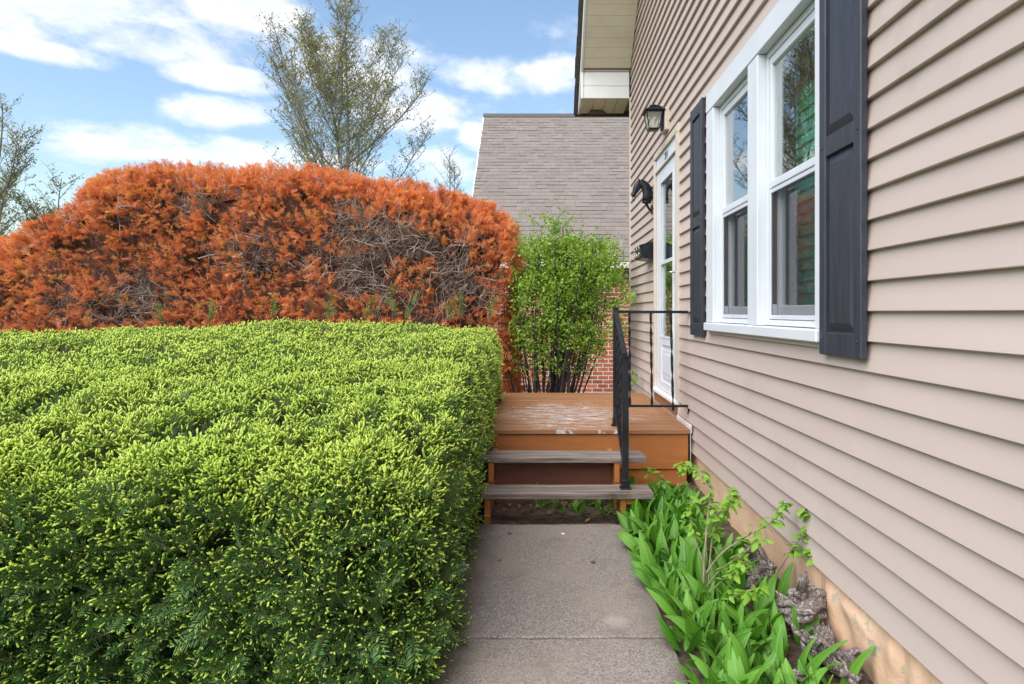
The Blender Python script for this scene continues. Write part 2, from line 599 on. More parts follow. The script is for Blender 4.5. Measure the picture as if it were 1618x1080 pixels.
def make_concrete():
    m_, q, b, out = new_mat('aggregate_concrete')
    P = coords(q, 'World')
    v = q.n('ShaderNodeTexVoronoi')
    q.put(v.inputs['Vector'], P)
    v.inputs['Scale'].default_value = 230
    sepc = q.n('ShaderNodeSeparateColor')
    m_.node_tree.links.new(v.outputs['Color'], sepc.inputs[0])
    speck = q.ramp(sepc.outputs[0], 0.1, 0.95)
    c = q.mix(speck, (0.14, 0.117, 0.104), (0.31, 0.268, 0.244))
    n2 = q.noise(P, 2.2, 5, 0.6)
    c = q.mix(q.ramp(n2, 0.40, 0.70, 0, 0.6), c, (0.27, 0.22, 0.18))
    n4 = q.noise(q.mapping(P, (1, 1, 1), loc=(3, 7, 0)), 3.4, 4, 0.6)
    c = q.mix(q.ramp(n4, 0.55, 0.75, 0, 0.45), c, (0.10, 0.08, 0.065))
    # darker brown margin along both edges of the walk
    s_ = q.n('ShaderNodeSeparateXYZ')
    q.put(s_.inputs[0], P)
    e = q.m('ABSOLUTE', q.m('SUBTRACT', s_.outputs[0], 0.10))
    e = q.m('ADD', e, q.m('MULTIPLY', q.noise(P, 6, 4, 0.6), 0.22))
    c = q.mix(q.ramp(e, 0.40, 0.56, 0, 0.65), c, (0.10, 0.075, 0.055))
    # pale mineral spot
    d = q.n('ShaderNodeVectorMath', operation='DISTANCE')
    q.put(d.inputs[0], P)
    d.inputs[1].default_value = (0.31, 2.47, 0.0)
    e2 = q.m('ADD', d.outputs['Value'], q.m('MULTIPLY', q.noise(P, 22, 3, 0.6), 0.06))
    c = q.mix(q.ramp(e2, 0.05, 0.10, 0.35, 0), c, (0.46, 0.40, 0.37))
    q.put(b.inputs['Base Color'], c)
    b.inputs['Roughness'].default_value = 0.9
    bump(q, b, v.outputs['Distance'], 0.5, 0.004)
    return m_


M['concrete'] = make_concrete()


def make_deck():
    """orange-brown stained boards with worn, flaking paint"""
    m_, q, b, out = new_mat('peeling_deck_paint')
    P = coords(q, 'World')
    f = q.noise(q.mapping(P, (0.6, 5, 5)), 6, 5, 0.6)
    r = piece_random(q)
    c = q.mix(q.ramp(f, 0.3, 0.7), (0.25, 0.105, 0.042), (0.32, 0.15, 0.065))
    c = q.mix(q.m('MULTIPLY', r, 0.4), c, (0.30, 0.155, 0.075))
    fl = q.noise(q.mapping(P, (2.2, 24, 1), loc=(1.37, 0.6, 0)), 2.4, 7, 0.72, 0.4)
    # foot traffic wears the middle of the deck, in front of the door
    d = q.n('ShaderNodeVectorMath', operation='DISTANCE')
    q.put(d.inputs[0], q.mapping(P, (1.0, 0.75, 0)))
    d.inputs[1].default_value = (0.22, 3.72, 0)
    wear = q.ramp(d.outputs['Value'], 0.20, 1.05, 0.075, -0.11)
    fl = q.m('ADD', fl, wear)
    flm = q.ramp(fl, 0.585, 0.61)
    grey = q.mix(q.noise(q.mapping(P, (8, 60, 1)), 4, 4, 0.6), (0.36, 0.34, 0.33), (0.66, 0.64, 0.63))
    c = q.mix(flm, c, grey)
    q.put(b.inputs['Base Color'], c)
    b.inputs['Roughness'].default_value = 0.6
    hh = q.m('SUBTRACT', q.m('MULTIPLY', f, 0.3), q.m('MULTIPLY', flm, 0.6))
    bump(q, b, hh, 0.5, 0.004)
    return m_


M['deck'] = make_deck()


def make_foundation(name, rock):
    m_, q, b, out = new_mat(name)
    P = coords(q, 'World')
    n1 = q.noise(P, 4, 6, 0.62)
    n2 = q.noise(P, 16, 6, 0.65)
    tan = q.mix(q.ramp(n1, 0.35, 0.7), (0.60, 0.38, 0.245), (0.68, 0.465, 0.32))
    stone = q.mix(q.ramp(n2, 0.3, 0.7), (0.22, 0.19, 0.12), (0.46, 0.40, 0.29))
    stone = q.mix(q.ramp(q.noise(P, 7, 4, 0.6), 0.5, 0.7, 0, 0.6), stone, (0.27, 0.25, 0.10))
    sel = q.ramp(q.m('ADD', n1, q.m('MULTIPLY', n2, 0.35)), 0.98 - rock * 0.48, 1.02 - rock * 0.48)
    c = q.mix(sel, tan, stone)
    c = q.mix(q.ramp(q.noise(q.mapping(P, (1, 3, 0.7)), 6, 5, 0.7), 0.64, 0.76, 0, 0.4), c, (0.20, 0.14, 0.09))
    q.put(b.inputs['Base Color'], c)
    b.inputs['Roughness'].default_value = 0.9
    bump(q, b, q.m('ADD', n2, q.noise(P, 60, 4, 0.6)), 0.35, 0.008)
    return m_


M['foundation'] = make_foundation('painted_foundation', 0.0)
M['stone'] = make_foundation('bare_foundation_stone', 0.46)


def make_driftwood():
    m_, q, b, out = new_mat('weathered_driftwood')
    P = coords(q, 'World')
    w1 = q.noise(P, 9, 2, 0.5)
    cm = q.n('ShaderNodeVectorMath', operation='ADD')
    q.put(cm.inputs[0], P)
    cb = q.n('ShaderNodeCombineXYZ')
    q.put(cb.inputs[0], q.m('MULTIPLY', w1, 0.14))
    q.put(cb.inputs[2], q.m('MULTIPLY', w1, 0.10))
    q.put(cm.inputs[1], cb.outputs[0])
    n = q.noise(q.mapping(cm.outputs[0], (1, 0.25, 0.7)), 110, 5, 0.6)
    ridge = q.m('ABSOLUTE', q.m('SUBTRACT', n, 0.5))
    h = q.ramp(ridge, 0.0, 0.11)
    big = q.noise(P, 14, 3, 0.6)
    c = q.mix(q.m('MULTIPLY', h, q.ramp(big, 0.25, 0.6, 0.55, 1.0)), (0.14, 0.10, 0.082), (0.44, 0.39, 0.365))
    q.put(b.inputs['Base Color'], c)
    b.inputs['Roughness'].default_value = 0.88
    bump(q, b, h, 0.7, 0.006)
    return m_


M['driftwood'] = make_driftwood()


def make_glass(name, tint=(0.92, 0.94, 0.95), ior=1.9):
    m_, q, b, out = new_mat(name)
    t = m_.node_tree
    t.nodes.remove(b)
    lw = q.n('ShaderNodeLayerWeight')
    lw.inputs[0].default_value = 0.5
    r0 = ((ior - 1) / (ior + 1)) ** 2
    refl = q.m('ADD', r0, q.m('MULTIPLY', q.m('POWER', lw.outputs['Facing'], 4.0), 1 - r0))
    tr = q.n('ShaderNodeBsdfTransparent')
    tr.inputs[0].default_value = (*tint, 1)
    gl = q.n('ShaderNodeBsdfGlossy')
    gl.inputs['Roughness'].default_value = 0.0
    gl.inputs[0].default_value = (1, 1, 1, 1)
    bm_ = q.n('ShaderNodeBump')
    bm_.inputs['Strength'].default_value = 0.012
    bm_.inputs['Distance'].default_value = 0.02
    q.put(bm_.inputs['Height'], q.noise(coords(q, 'World'), 3.0, 2, 0.5))
    q.put(gl.inputs['Normal'], bm_.outputs[0])
    mx = q.n('ShaderNodeMixShader')
    q.put(mx.inputs[0], refl)
    t.links.new(tr.outputs[0], mx.inputs[1])
    t.links.new(gl.outputs[0], mx.inputs[2])
    t.links.new(mx.outputs[0], out.inputs[0])
    return m_


M['glass'] = make_glass('window_glass', ior=2.3)
M['lamp_glass'] = make_glass('lantern_glass', (0.8, 0.8, 0.72), 1.2)
_m, _q, _b, _o = new_mat('frosted_lantern_glass')
_b.inputs['Base Color'].default_value = (0.50, 0.48, 0.41, 1)
_b.inputs['Roughness'].default_value = 0.35
_b.inputs['Alpha'].default_value = 0.34
bump(_q, _b, _q.noise(coords(_q, 'World'), 60, 3, 0.6), 0.4, 0.004)
M['lamp_glass'] = _m


def make_screen():
    m_, q, b, out = new_mat('insect_screen')
    t = m_.node_tree
    b.inputs['Base Color'].default_value = (0.03, 0.033, 0.042, 1)
    b.inputs['Roughness'].default_value = 0.7
    tr = q.n('ShaderNodeBsdfTransparent')
    mx = q.n('ShaderNodeMixShader')
    mx.inputs[0].default_value = 0.24
    t.links.new(tr.outputs[0], mx.inputs[1])
    t.links.new(b.outputs[0], mx.inputs[2])
    t.links.new(mx.outputs[0], out.inputs[0])
    return m_


M['screen'] = make_screen()

# ------------------------------------------------------------------ ground
def ground_z(x, y):
    # level round the house, falling gently towards the neighbour's garage
    t = np.clip((y - 5.5) / 5.5, 0, 1)
    t = t * t * (3 - 2 * t)
    return -0.03 - 0.55 * t


xs = np.concatenate([[-600, -200, -80, -40], np.linspace(-20, 20, 81), [40, 80, 200, 600]])
ys = np.concatenate([[-600, -200, -60, -20], np.linspace(-8, 24, 81), [40, 80, 200, 600]])
gx, gy = np.meshgrid(xs, ys, indexing='ij')
gzv = ground_z(gx, gy)
V = np.stack([gx, gy, gzv], -1).reshape(-1, 3)
nx_, ny_ = len(xs), len(ys)
ii, jj = np.meshgrid(np.arange(nx_ - 1), np.arange(ny_ - 1), indexing='ij')
a0 = (ii * ny_ + jj).ravel()
T = np.concatenate([np.stack([a0, a0 + ny_, a0 + ny_ + 1], 1), np.stack([a0, a0 + ny_ + 1, a0 + 1], 1)])
ground = link('ground', np_mesh('ground', V, T, smooth=True), M['grass'])
tag(ground, kind='structure')

# planting bed soil between the walk and the house, running under the steps
bx = np.linspace(-0.5, 1.16, 46)
by = np.linspace(-1.2, 4.6, 120)
gx, gy = np.meshgrid(bx, by, indexing='ij')
Pn = np.stack([gx.ravel(), gy.ravel(), 0 * gx.ravel()], 1)
zb = -0.024 + 0.035 * (fbm(Pn, 7, 3) - 0.35) + 0.03 * np.clip((Pn[:, 0] - 0.5) / 0.6, 0, 1)
inpath = (Pn[:, 0] < 0.53) & (Pn[:, 1] < 3.66)
zb = np.where(inpath, -0.022, zb)
V = np.stack([Pn[:, 0], Pn[:, 1], zb], 1)
nx_, ny_ = len(bx), len(by)
ii, jj = np.meshgrid(np.arange(nx_ - 1), np.arange(ny_ - 1), indexing='ij')
a0 = (ii * ny_ + jj).ravel()
T = np.concatenate([np.stack([a0, a0 + ny_, a0 + ny_ + 1], 1), np.stack([a0, a0 + ny_ + 1, a0 + 1], 1)])
bed = link('planting_bed', np_mesh('planting_bed', V, T, smooth=True), M['soil'])
tag(bed, kind='structure')

# concrete walk, slab by slab
path = empty('path', (0, 0, 0))
tag(path, kind='structure')
for (y0, y1, dz) in ((-1.2, 0.98, 0.001), (0.99, 2.348, 0.0), (2.358, 3.61, 0.003)):
    mb = MB()
    nseg = 24
    c0 = 0.006
    # slightly irregular far/near edges
    top, bot = [], []
    L = [(-0.46, y0), *[(-0.46 + 0.97 * i / nseg, y0 + 0.004 * random.uniform(-1, 1)) for i in range(1, nseg)], (0.51, y0),
         (0.51, y1), *[(0.51 - 0.97 * i / nseg, y1 + (0.010 if y1 > 3 else 0.004) * random.uniform(-1, 1)) for i in range(1, nseg)], (-0.46, y1)]
    cx_, cy_ = 0.025, (y0 + y1) / 2
    n = len(L)
    vv = [(x, y, -0.09) for x, y in L] + [(x, y, dz - c0) for x, y in L] + \
         [(x + (c0 if x < cx_ else -c0), y + (c0 if y < cy_ else -c0), dz) for x, y in L]
    ff = [tuple(range(2 * n, 3 * n))]
    for lv in (0, 1):
        ff += [(lv * n + i, lv * n + (i + 1) % n, (lv + 1) * n + (i + 1) % n, (lv + 1) * n + i) for i in range(n)]
    mb.add(vv, ff)
    mb.build('concrete_slab', M['concrete'], path)

# ------------------------------------------------------------------ the house
W = 1.10
house = empty('house', (1.1, 2.9, 0), 'beige vinyl sided house with white trimmed windows and charcoal shutters along the path', 'house')
C = 0.1016
ZB = 0.247
YN, YF = -1.6, 7.38
RIDGE_Y = (YN + YF) / 2
EZ = 4.17
SL = 0.93
RZ = EZ + (YF - RIDGE_Y) * SL
DOOR = (4.80, 5.80, 0.46, 2.74)
WIN = (2.335, 3.925, 1.14, 2.665)
OPEN = [DOOR, WIN]

# sheathing behind the boards
mb = MB()
def wall_y(z):
    if z <= EZ:
        return YN, YF
    d_ = (z - EZ) / SL
    return YN + d_, YF - d_
x0, x1 = 1.126, 1.25
zs = sorted({0.25, 4.1, *[v for o in OPEN for v in o[2:]]})
for za, zb_ in zip(zs[:-1], zs[1:]):
    cuts = sorted([(o[0] + 0.03, o[1] - 0.03) for o in OPEN if o[2] <= za + 1e-6 and o[3] >= zb_ - 1e-6])
    y = YN + 0.02
    for c0, c1 in cuts + [(YF - 0.02, None)]:
        if c0 > y:
            mb.box(x0, x1, y, c0, za, zb_)
        if c1:
            y = c1
mb.prism([(YN + 0.02, 4.1), (YF - 0.02, 4.1), (YF - 0.02, EZ), (RIDGE_Y, RZ - 0.02), (YN + 0.02, EZ)], 'x', x0, x1)
mb.box(x1, 8, YF - 0.14, YF - 0.02, 0.05, 4.3)
mb.box(x1, 8, YN + 0.02, YN + 0.14, 0.05, 4.3)
mb.box(7.88, 8, YN + 0.14, YF - 0.14, 0.05, 4.3)
mb.build('wall', M['sheathing'], house)
mb = MB()
mb.box(1.26, 7.8, YN + 0.16, YF - 0.16, 0.3, 0.4)
mb.box(1.26, 7.8, YN + 0.16, YF - 0.16, 2.9, 3.0)
mb.box(4.2, 4.3, YN + 0.16, YF - 0.16, 0.4, 2.9)
mb.box(1.26, 4.2, 4.4, 4.5, 0.4, 2.9)
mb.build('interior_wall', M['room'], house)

# siding boards: each course cut round the openings
def board(y0, y1, z, first=False):
    prof = [(1.1255, z), (1.1015, z), (1.0995, z + 0.0025), (1.1005, z + 0.008), (1.1195, z + C + 0.004), (1.1255, z + C + 0.004)]
    mb_ = MB()
    mb_.prism(prof, 'y', y0, y1)
    return mb_.build('siding_board', M['siding'], house)

ncourse = int((RZ - ZB) / C)
seams = {1: 1.35, 7: 2.75, 11: 1.25, 16: 1.62, 19: 1.28, 29: 4.9, 33: 3.6, 3: 3.0, 4: 2.17, 5: 2.16, 9: 3.3, 14: 1.2, 22: 4.5, 27: 3.1, 31: 5.6, 36: 4.2}
for i in range(ncourse):
    z = ZB + i * C
    ya, yb = wall_y(z)
    cuts = sorted([(o[0] - 0.0, o[1] + 0.0) for o in OPEN if o[2] < z + C * 0.55 and o[3] > z + C * 0.45])
    spans, y = [], ya + 0.01
    for c0, c1 in cuts:
        if c0 > y:
            spans.append((y, c0))
        y = max(y, c1)
    yend = yb - (0.035 if z < EZ else 0.0)
    if yend > y + 0.02:
        spans.append((y, yend))
    for s0, s1 in spans:
        sm = seams.get(i)
        if sm and s0 < sm < s1:
            board(s0, sm, z)
            mb = MB()
            prof = [(1.1265, z - 0.0006), (1.1010, z - 0.0006), (1.0989, z + 0.0022), (1.0999, z + 0.008), (1.1190, z + C + 0.003), (1.1265, z + C + 0.003)]
            mb.prism(prof, 'y', sm - 0.025, s1)
            mb.build('siding_board', M['siding'], house)
        else:
            board(s0, s1, z)
# starter strip, corner post, J-channels
mb = MB()
mb.box(1.094, 1.16, YF - 0.045, YF + 0.012, 0.24, 3.86, 0.004)
mb.build('corner_post', M['beige_trim'], house)
mb = MB()
for (a, b_, c_, d_) in OPEN:
    dz0 = c_ if c_ > 1 else 0.43
    mb.box(1.094, 1.122, a - 0.018, a, dz0, d_ + 0.018, 0.002)
    mb.box(1.094, 1.122, b_, b_ + 0.018, dz0, d_ + 0.018, 0.002)
    mb.box(1.0945, 1.122, a, b_, d_, d_ + 0.018, 0.002)
    if c_ > 1:
        mb.box(1.0945, 1.122, a, b_, c_ - 0.018, c_, 0.002)
mb.build('trim_channel', M['beige_trim'], house)

# foundation: painted masonry with bare stones
fnd = MB()
fnd.box(1.135, 1.35, YN + 0.01, YF - 0.02, -0.7, 0.26)
fo = fnd.build('foundation', M['foundation'], house)
def stone(y0, y1, z0, z1, mat, amp, seed):
    ny, nz = max(6, int((y1 - y0) / 0.03)), max(5, int((z1 - z0) / 0.03))
    gy_, gz_ = np.meshgrid(np.linspace(y0, y1, ny), np.linspace(z0, z1, nz), indexing='ij')
    u = np.minimum(gy_ - y0, y1 - gy_)
    w = np.minimum(gz_ - z0, z1 - gz_)
    edge = np.clip(np.minimum(u, w) / 0.035, 0, 1) ** 0.6
    Pn = np.stack([gy_.ravel() * 0 + seed, gy_.ravel(), gz_.ravel()], 1)
    n1 = fbm(Pn, 9, seed, 4).reshape(gy_.shape)
    xx = 1.137 - edge * (0.006 + amp * (n1 - 0.25))
    V_ = np.stack([xx, gy_, gz_], -1).reshape(-1, 3)
    i2, j2 = np.meshgrid(np.arange(ny - 1), np.arange(nz - 1), indexing='ij')
    a_ = (i2 * nz + j2).ravel()
    T_ = np.concatenate([np.stack([a_, a_ + nz, a_ + nz + 1], 1), np.stack([a_, a_ + nz + 1, a_ + 1], 1)])
    link('stone', np_mesh('stone', V_, T_, smooth=True), mat, fo)
stone(0.6, 1.865, -0.08, 0.235, M['stone'], 0.05, 3)
stone(1.885, 2.42, -0.08, 0.232, M['stone'], 0.06, 5)
stone(2.44, 3.05, -0.08, 0.236, M['foundation'], 0.015, 8)
stone(3.07, 3.62, -0.08, 0.236, M['foundation'], 0.010, 11)
stone(3.64, 4.35, -0.08, 0.236, M['foundation'], 0.010, 14)
stone(-0.6, 0.58, -0.08, 0.236, M['foundation'], 0.03, 17)

# ---- twin double-hung window
def part(parent, name, mat, boxes, c=0.0):
    mb_ = MB()
    for b_ in boxes:
        mb_.box(*b_, c)
    return mb_.build(name, mat, parent)

win = part(house, 'window', M['white'], [(1.078, 1.20, 2.338, 2.380, 1.195, 2.535), (1.078, 1.20, 3.772, 3.922, 1.195, 2.535),
                                         (1.078, 1.20, 3.004, 3.146, 1.195, 2.535)], 0.004)
win['label'] = 'white cased pair of double hung windows with mullion'
part(win, 'head_casing', M['white'], [(1.076, 1.20, 2.338, 3.922, 2.537, 2.662)], 0.004)
part(win, 'sill', M['white'], [(1.062, 1.20, 2.335, 3.930, 1.143, 1.193)], 0.005)
for (ya, yb) in ((2.382, 3.002), (3.148, 3.770)):
    # inner stop / track
    part(win, 'track', M['white'], [(1.122, 1.19, ya, ya + 0.022, 1.197, 2.533), (1.122, 1.19, yb - 0.022, yb, 1.197, 2.533),
                                    (1.122, 1.19, ya + 0.022, yb - 0.022, 2.505, 2.533), (1.118, 1.19, ya + 0.022, yb - 0.022, 1.197, 1.222)], 0.002)
    a, b_ = ya + 0.024, yb - 0.024
    # upper sash (outer)
    part(win, 'upper_sash', M['white'], [(1.128, 1.158, a, a + 0.032, 1.862, 2.503), (1.128, 1.158, b_ - 0.032, b_, 1.862, 2.503),
                                         (1.128, 1.158, a + 0.032, b_ - 0.032, 2.462, 2.503), (1.124, 1.158, a + 0.032, b_ - 0.032, 1.862, 1.898)], 0.003)
    part(win, 'pane', M['glass'], [(1.1415, 1.1445, a + 0.03, b_ - 0.03, 1.896, 2.464)])
    # insect screen in its frame in front of the lower sash
    fr = part(win, 'screen_frame', M['sash_grey'], [(1.126, 1.136, a + 0.002, a + 0.020, 1.226, 1.858), (1.126, 1.136, b_ - 0.020, b_ - 0.002, 1.226, 1.858),
                                                    (1.126, 1.136, a + 0.02, b_ - 0.02, 1.838, 1.858), (1.126, 1.136, a + 0.02, b_ - 0.02, 1.226, 1.246)], 0.002)
    part(win, 'screen', M['screen'], [(1.1300, 1.1308, a + 0.019, b_ - 0.019, 1.245, 1.839)])
    # lower sash (inner)
    part(win, 'lower_sash', M['sash_grey'], [(1.162, 1.192, a, a + 0.042, 1.224, 1.898), (1.162, 1.192, b_ - 0.042, b_, 1.224, 1.898),
                                             (1.162, 1.192, a + 0.042, b_ - 0.042, 1.862, 1.898), (1.162, 1.192, a + 0.042, b_ - 0.042, 1.224, 1.292)], 0.003)
    part(win, 'pane', M['glass'], [(1.1755, 1.1785, a + 0.04, b_ - 0.04, 1.29, 1.864)])
    part(win, 'brown_track', M['brown_track'], [(1.140, 1.158, b_ - 0.012, b_ - 0.001, 1.300, 1.858)])
    part(win, 'track_block', M['sash_grey'], [(1.138, 1.160, b_ - 0.022, b_ - 0.003, 1.226, 1.298)], 0.002)

# green slats inside the right-hand window, standing in for an unidentified green shape
scr = empty('slatted_stand_in', (1.31, 2.7, 0.4), 'green slatted stand-in for the unidentified green shape behind the windows', 'screen')
mb = MB()
for yy in (2.36, 3.045):
    mb.box(1.312, 1.335, yy, yy + 0.03, 0.41, 2.38, 0.003)
mb.build('post', M['green_slat'], scr)
zz_ = 1.02
while zz_ < 2.34:
    mb = MB()
    mb.prism([(1.290, zz_), (1.300, zz_), (1.3105, zz_ + 0.058), (1.3045, zz_ + 0.058)], 'y', 2.355, 3.08)
    mb.build('slat', M['green_slat'], scr)
    zz_ += 0.056

# ---- shutters
def shutter(y0, y1, label):
    zb0, zt = 1.10, 2.684
    xf, xb = 1.0735, 1.0985
    sh = part(house, 'shutter', M['shutter'], [
        (xf, xb, y0, y0 + 0.050, zb0, zt), (xf, xb, y1 - 0.050, y1, zb0, zt)], 0.004)
    sh['label'] = label
    part(sh, 'rail', M['shutter'], [(xf + 0.0015, xb - 0.002, y0 + 0.05, y1 - 0.05, zb0 + 0.002, zb0 + 0.085)], 0.003)
    part(sh, 'rail', M['shutter'], [(xf + 0.0015, xb - 0.002, y0 + 0.05, y1 - 0.05, 1.842, 1.918)], 0.003)
    part(sh, 'rail', M['shutter'], [(xf + 0.0015, xb - 0.002, y0 + 0.05, y1 - 0.05, zt - 0.085, zt - 0.002)], 0.003)
    for (za, zb_) in ((zb0 + 0.085, 1.842), (1.918, zt - 0.085)):
        ya, yb = y0 + 0.05, y1 - 0.05
        d_, s_ = 0.030, 0.022
        mb_ = MB()
        xr, xo = xf + 0.015, xf + 0.004
        vv = [(xr, ya, za), (xr, yb, za), (xr, yb, zb_), (xr, ya, zb_),
              (xr, ya + 0.006, za + 0.006), (xr, yb - 0.006, za + 0.006), (xr, yb - 0.006, zb_ - 0.006), (xr, ya + 0.006, zb_ - 0.006),
              (xo, ya + d_, za + d_ * 1.2), (xo, yb - d_, za + d_ * 1.2), (xo, yb - d_, zb_ - d_ * 1.2), (xo, ya + d_, zb_ - d_ * 1.2)]
        ff = [(i, (i + 1) % 4, 4 + (i + 1) % 4, 4 + i) for i in range(4)] + [(4 + i, 4 + (i + 1) % 4, 8 + (i + 1) % 4, 8 + i) for i in range(4)] + [(8, 9, 10, 11)]
        mb_.add(vv, ff)
        # backing so that the panel has thickness
        mb_.box(xr + 0.003, xb - 0.003, ya, yb, za, zb_)
        mb_.build('raised_panel', M['shutter'], sh)
    for yy in (y0 + 0.022, y1 - 0.022):
        for zc in (zb0 + 0.06, 1.88, zt - 0.06):
            mb_ = MB()
            mb_.lathe([(0.0055, 0), (0.0055, -0.002), (0.003, -0.004)], (xf, yy, zc), 8, 'x')
            mb_.build('screw', M['shutter'], sh)

shutter(2.030, 2.333, 'charcoal panelled shutter nearest the camera')
shutter(4.020, 4.325, 'charcoal panelled shutter beside the front door')

# ---- front door
door = part(house, 'front_door', M['beige_trim'], [(1.088, 1.20, 4.803, 4.862, 0.53, 2.69), (1.088, 1.20, 5.738, 5.797, 0.53, 2.69),
                                              (1.088, 1.20, 4.803, 5.797, 2.692, 2.738)], 0.004)
door['label'] = 'white storm door with long glass pane in beige frame'
part(door, 'header_panel', M['white_door'], [(1.108, 1.16, 4.864, 5.736, 2.575, 2.689)], 0.002)
part(door, 'drip_cap', M['beige_trim'], [(1.092, 1.12, 4.864, 5.736, 2.560, 2.573)], 0.002)
Y0, Y1 = 4.868, 5.732
ga, gb, gz0, gz1 = 5.045, 5.545, 1.04, 2.44
part(door, 'door_stile', M['white_door'], [(1.112, 1.150, Y0, ga, 0.558, 2.556)], 0.003)
part(door, 'door_stile', M['white_door'], [(1.112, 1.150, gb, Y1, 0.558, 2.556)], 0.003)
part(door, 'door_rail', M['white_door'], [(1.112, 1.150, ga, gb, gz1, 2.556)], 0.003)
part(door, 'door_rail', M['white_door'], [(1.112, 1.150, ga, gb, 0.558, 0.64), (1.112, 1.150, ga, gb, 0.965, gz0)], 0.003)
mb = MB()
mb.box(1.124, 1.146, ga, gb, 0.641, 0.964)
for d_, xo in ((0.0, 1.118), (0.035, 1.117)):
    pass
mb.box(1.116, 1.124, ga + 0.03, gb - 0.03, 0.675, 0.93, 0.006)
mb.box(1.111, 1.117, ga + 0.07, gb - 0.07, 0.715, 0.89, 0.004)
mb.build('raised_panel', M['white_door'], door)
part(door, 'glazing_bead', M['white_door'], [(1.107, 1.113, ga - 0.012, ga + 0.008, gz0 - 0.01, gz1 + 0.01), (1.107, 1.113, gb - 0.008, gb + 0.012, gz0 - 0.01, gz1 + 0.01),
                                          (1.107, 1.113, ga + 0.008, gb - 0.008, gz1 - 0.01, gz1 + 0.01), (1.107, 1.113, ga + 0.008, gb - 0.008, gz0 - 0.01, gz0 + 0.01)], 0.0015)
part(door, 'middle_rail', M['white_door'], [(1.109, 1.140, ga + 0.001, gb - 0.001, 1.690, 1.722)], 0.002)
part(door, 'pane', M['glass'], [(1.128, 1.131, ga, gb, 1.722, gz1)])
part(door, 'pane', M['glass'], [(1.128, 1.131, ga, gb, gz0, 1.690)])
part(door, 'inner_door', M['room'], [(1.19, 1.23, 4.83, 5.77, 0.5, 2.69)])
th = part(door, 'threshold', M['fascia_grey'], [(1.062, 1.20, 4.80, 5.80, 0.528, 0.553)], 0.003)
part(door, 'kick_board', M['deck'], [(1.098, 1.13, 4.80, 5.80, 0.43, 0.527)], 0.002)
mb = MB()
mb.box(1.104, 1.112, 4.905, 4.935, 1.49, 1.66, 0.003)
mb.tube([(1.106, 4.92, 1.585), (1.066, 4.92, 1.585), (1.060, 4.93, 1.585), (1.062, 5.02, 1.588)], [0.009, 0.009, 0.009, 0.007], 8)
mb.build('handle', M['metal'], door, True)
# house number on the header
fc = bpy.data.curves.new('house_number', 'FONT')
fc.body = '211'
fc.size = 0.085
fc.extrude = 0.0015
fc.align_x = 'CENTER'
fc.resolution_u = 3
fo_ = bpy.data.objects.new('tmp_number', fc)
col.objects.link(fo_)
dg = bpy.context.evaluated_depsgraph_get()
nm = bpy.data.meshes.new_from_object(fo_.evaluated_get(dg))
bpy.data.objects.remove(fo_)
num = link('house_number', nm, None, door)
nm.materials.clear()
nm.materials.append(M['iron_dark'])
num.matrix_parent_inverse = Matrix.Translation(-house.location) if False else num.matrix_parent_inverse
# (door has no offset of its own: its mesh is in world space, parented to the house)
num.rotation_euler = (R(90), 0, R(-90))
num.location = (1.1055, 5.29, 2.603)

# ---- rake overhang, eave return, roof
XO = 0.507            # outer face of the rake
THK = 0.25
def rz(y):
    return EZ + (YF - y) * SL
ylow = 7.95
# soffit panels across the rake
cs, sn = 1 / math.hypot(1, SL), SL / math.hypot(1, SL)
slope_len = (YF - RIDGE_Y) / cs
npan = int(slope_len / 0.122)
mbp = MB()
w_ = 0.118
mbp.add([(XO + 0.03, 0, 0), (1.10, 0, 0), (1.10, -w_ * cs, w_ * sn), (XO + 0.03, -w_ * cs, w_ * sn),
         (XO + 0.03, 0.004, 0.012), (1.10, 0.004, 0.012), (1.10, -w_ * cs + 0.004, w_ * sn + 0.012), (XO + 0.03, -w_ * cs + 0.004, w_ * sn + 0.012)],
        [(0, 1, 2, 3), (4, 7, 6, 5), (0, 4, 5, 1), (2, 6, 7, 3), (1, 5, 6, 2), (0, 3, 7, 4)])
pm = mbp.mesh('soffit_panel')
pm.materials.append(M['cream'])
for side in (1, -1):
    for k in range(npan):
        s0 = 0.06 + k * 0.122
        if s0 + 0.122 > slope_len:
            break
        if side == 1:
            o = link('soffit_panel', pm, None, house)
            o.location = (0, YF - s0 * cs, EZ + s0 * sn)
        else:
            o = link('soffit_panel', pm, None, house)
            o.location = (0, YN + s0 * cs, EZ + s0 * sn)
            o.rotation_euler = (0, 0, 0)
            o.scale = (1, -1, 1)
roof = empty('roof', (0, 0, 0))
roof.parent = house
roof.matrix_parent_inverse = Matrix.Translation(-house.location)
# body of the overhang above the panels, in two slopes
mb = MB()
for sgn in (1, -1):
    def yy(y):
        return y if sgn == 1 else YN + YF - y
    pts = [(yy(RIDGE_Y), RZ + 0.02), (yy(YF), EZ + 0.02), (yy(YF + 0.33), 3.90), (yy(ylow), 3.90), (yy(ylow), rz(ylow) + THK), (yy(RIDGE_Y), RZ + THK)]
    mb.prism(pts, 'x', XO + 0.028, 8.3)
mb.build('roof_deck', M['sheathing'], roof)
mb = MB()
for sgn in (1, -1):
    def yy(y):
        return y if sgn == 1 else YN + YF - y
    pts = [(yy(RIDGE_Y), RZ - 0.02), (yy(YF + 0.30), rz(YF + 0.30) + 0.0), (yy(YF + 0.36), 3.855), (yy(ylow + 0.02), 3.855), (yy(ylow + 0.02), rz(ylow + 0.02) + THK), (yy(RIDGE_Y), RZ + THK)]
    mb.prism(pts, 'x', XO, XO + 0.026)
mb.build('rake_fascia', M['fascia_grey'], roof)
mb = MB()
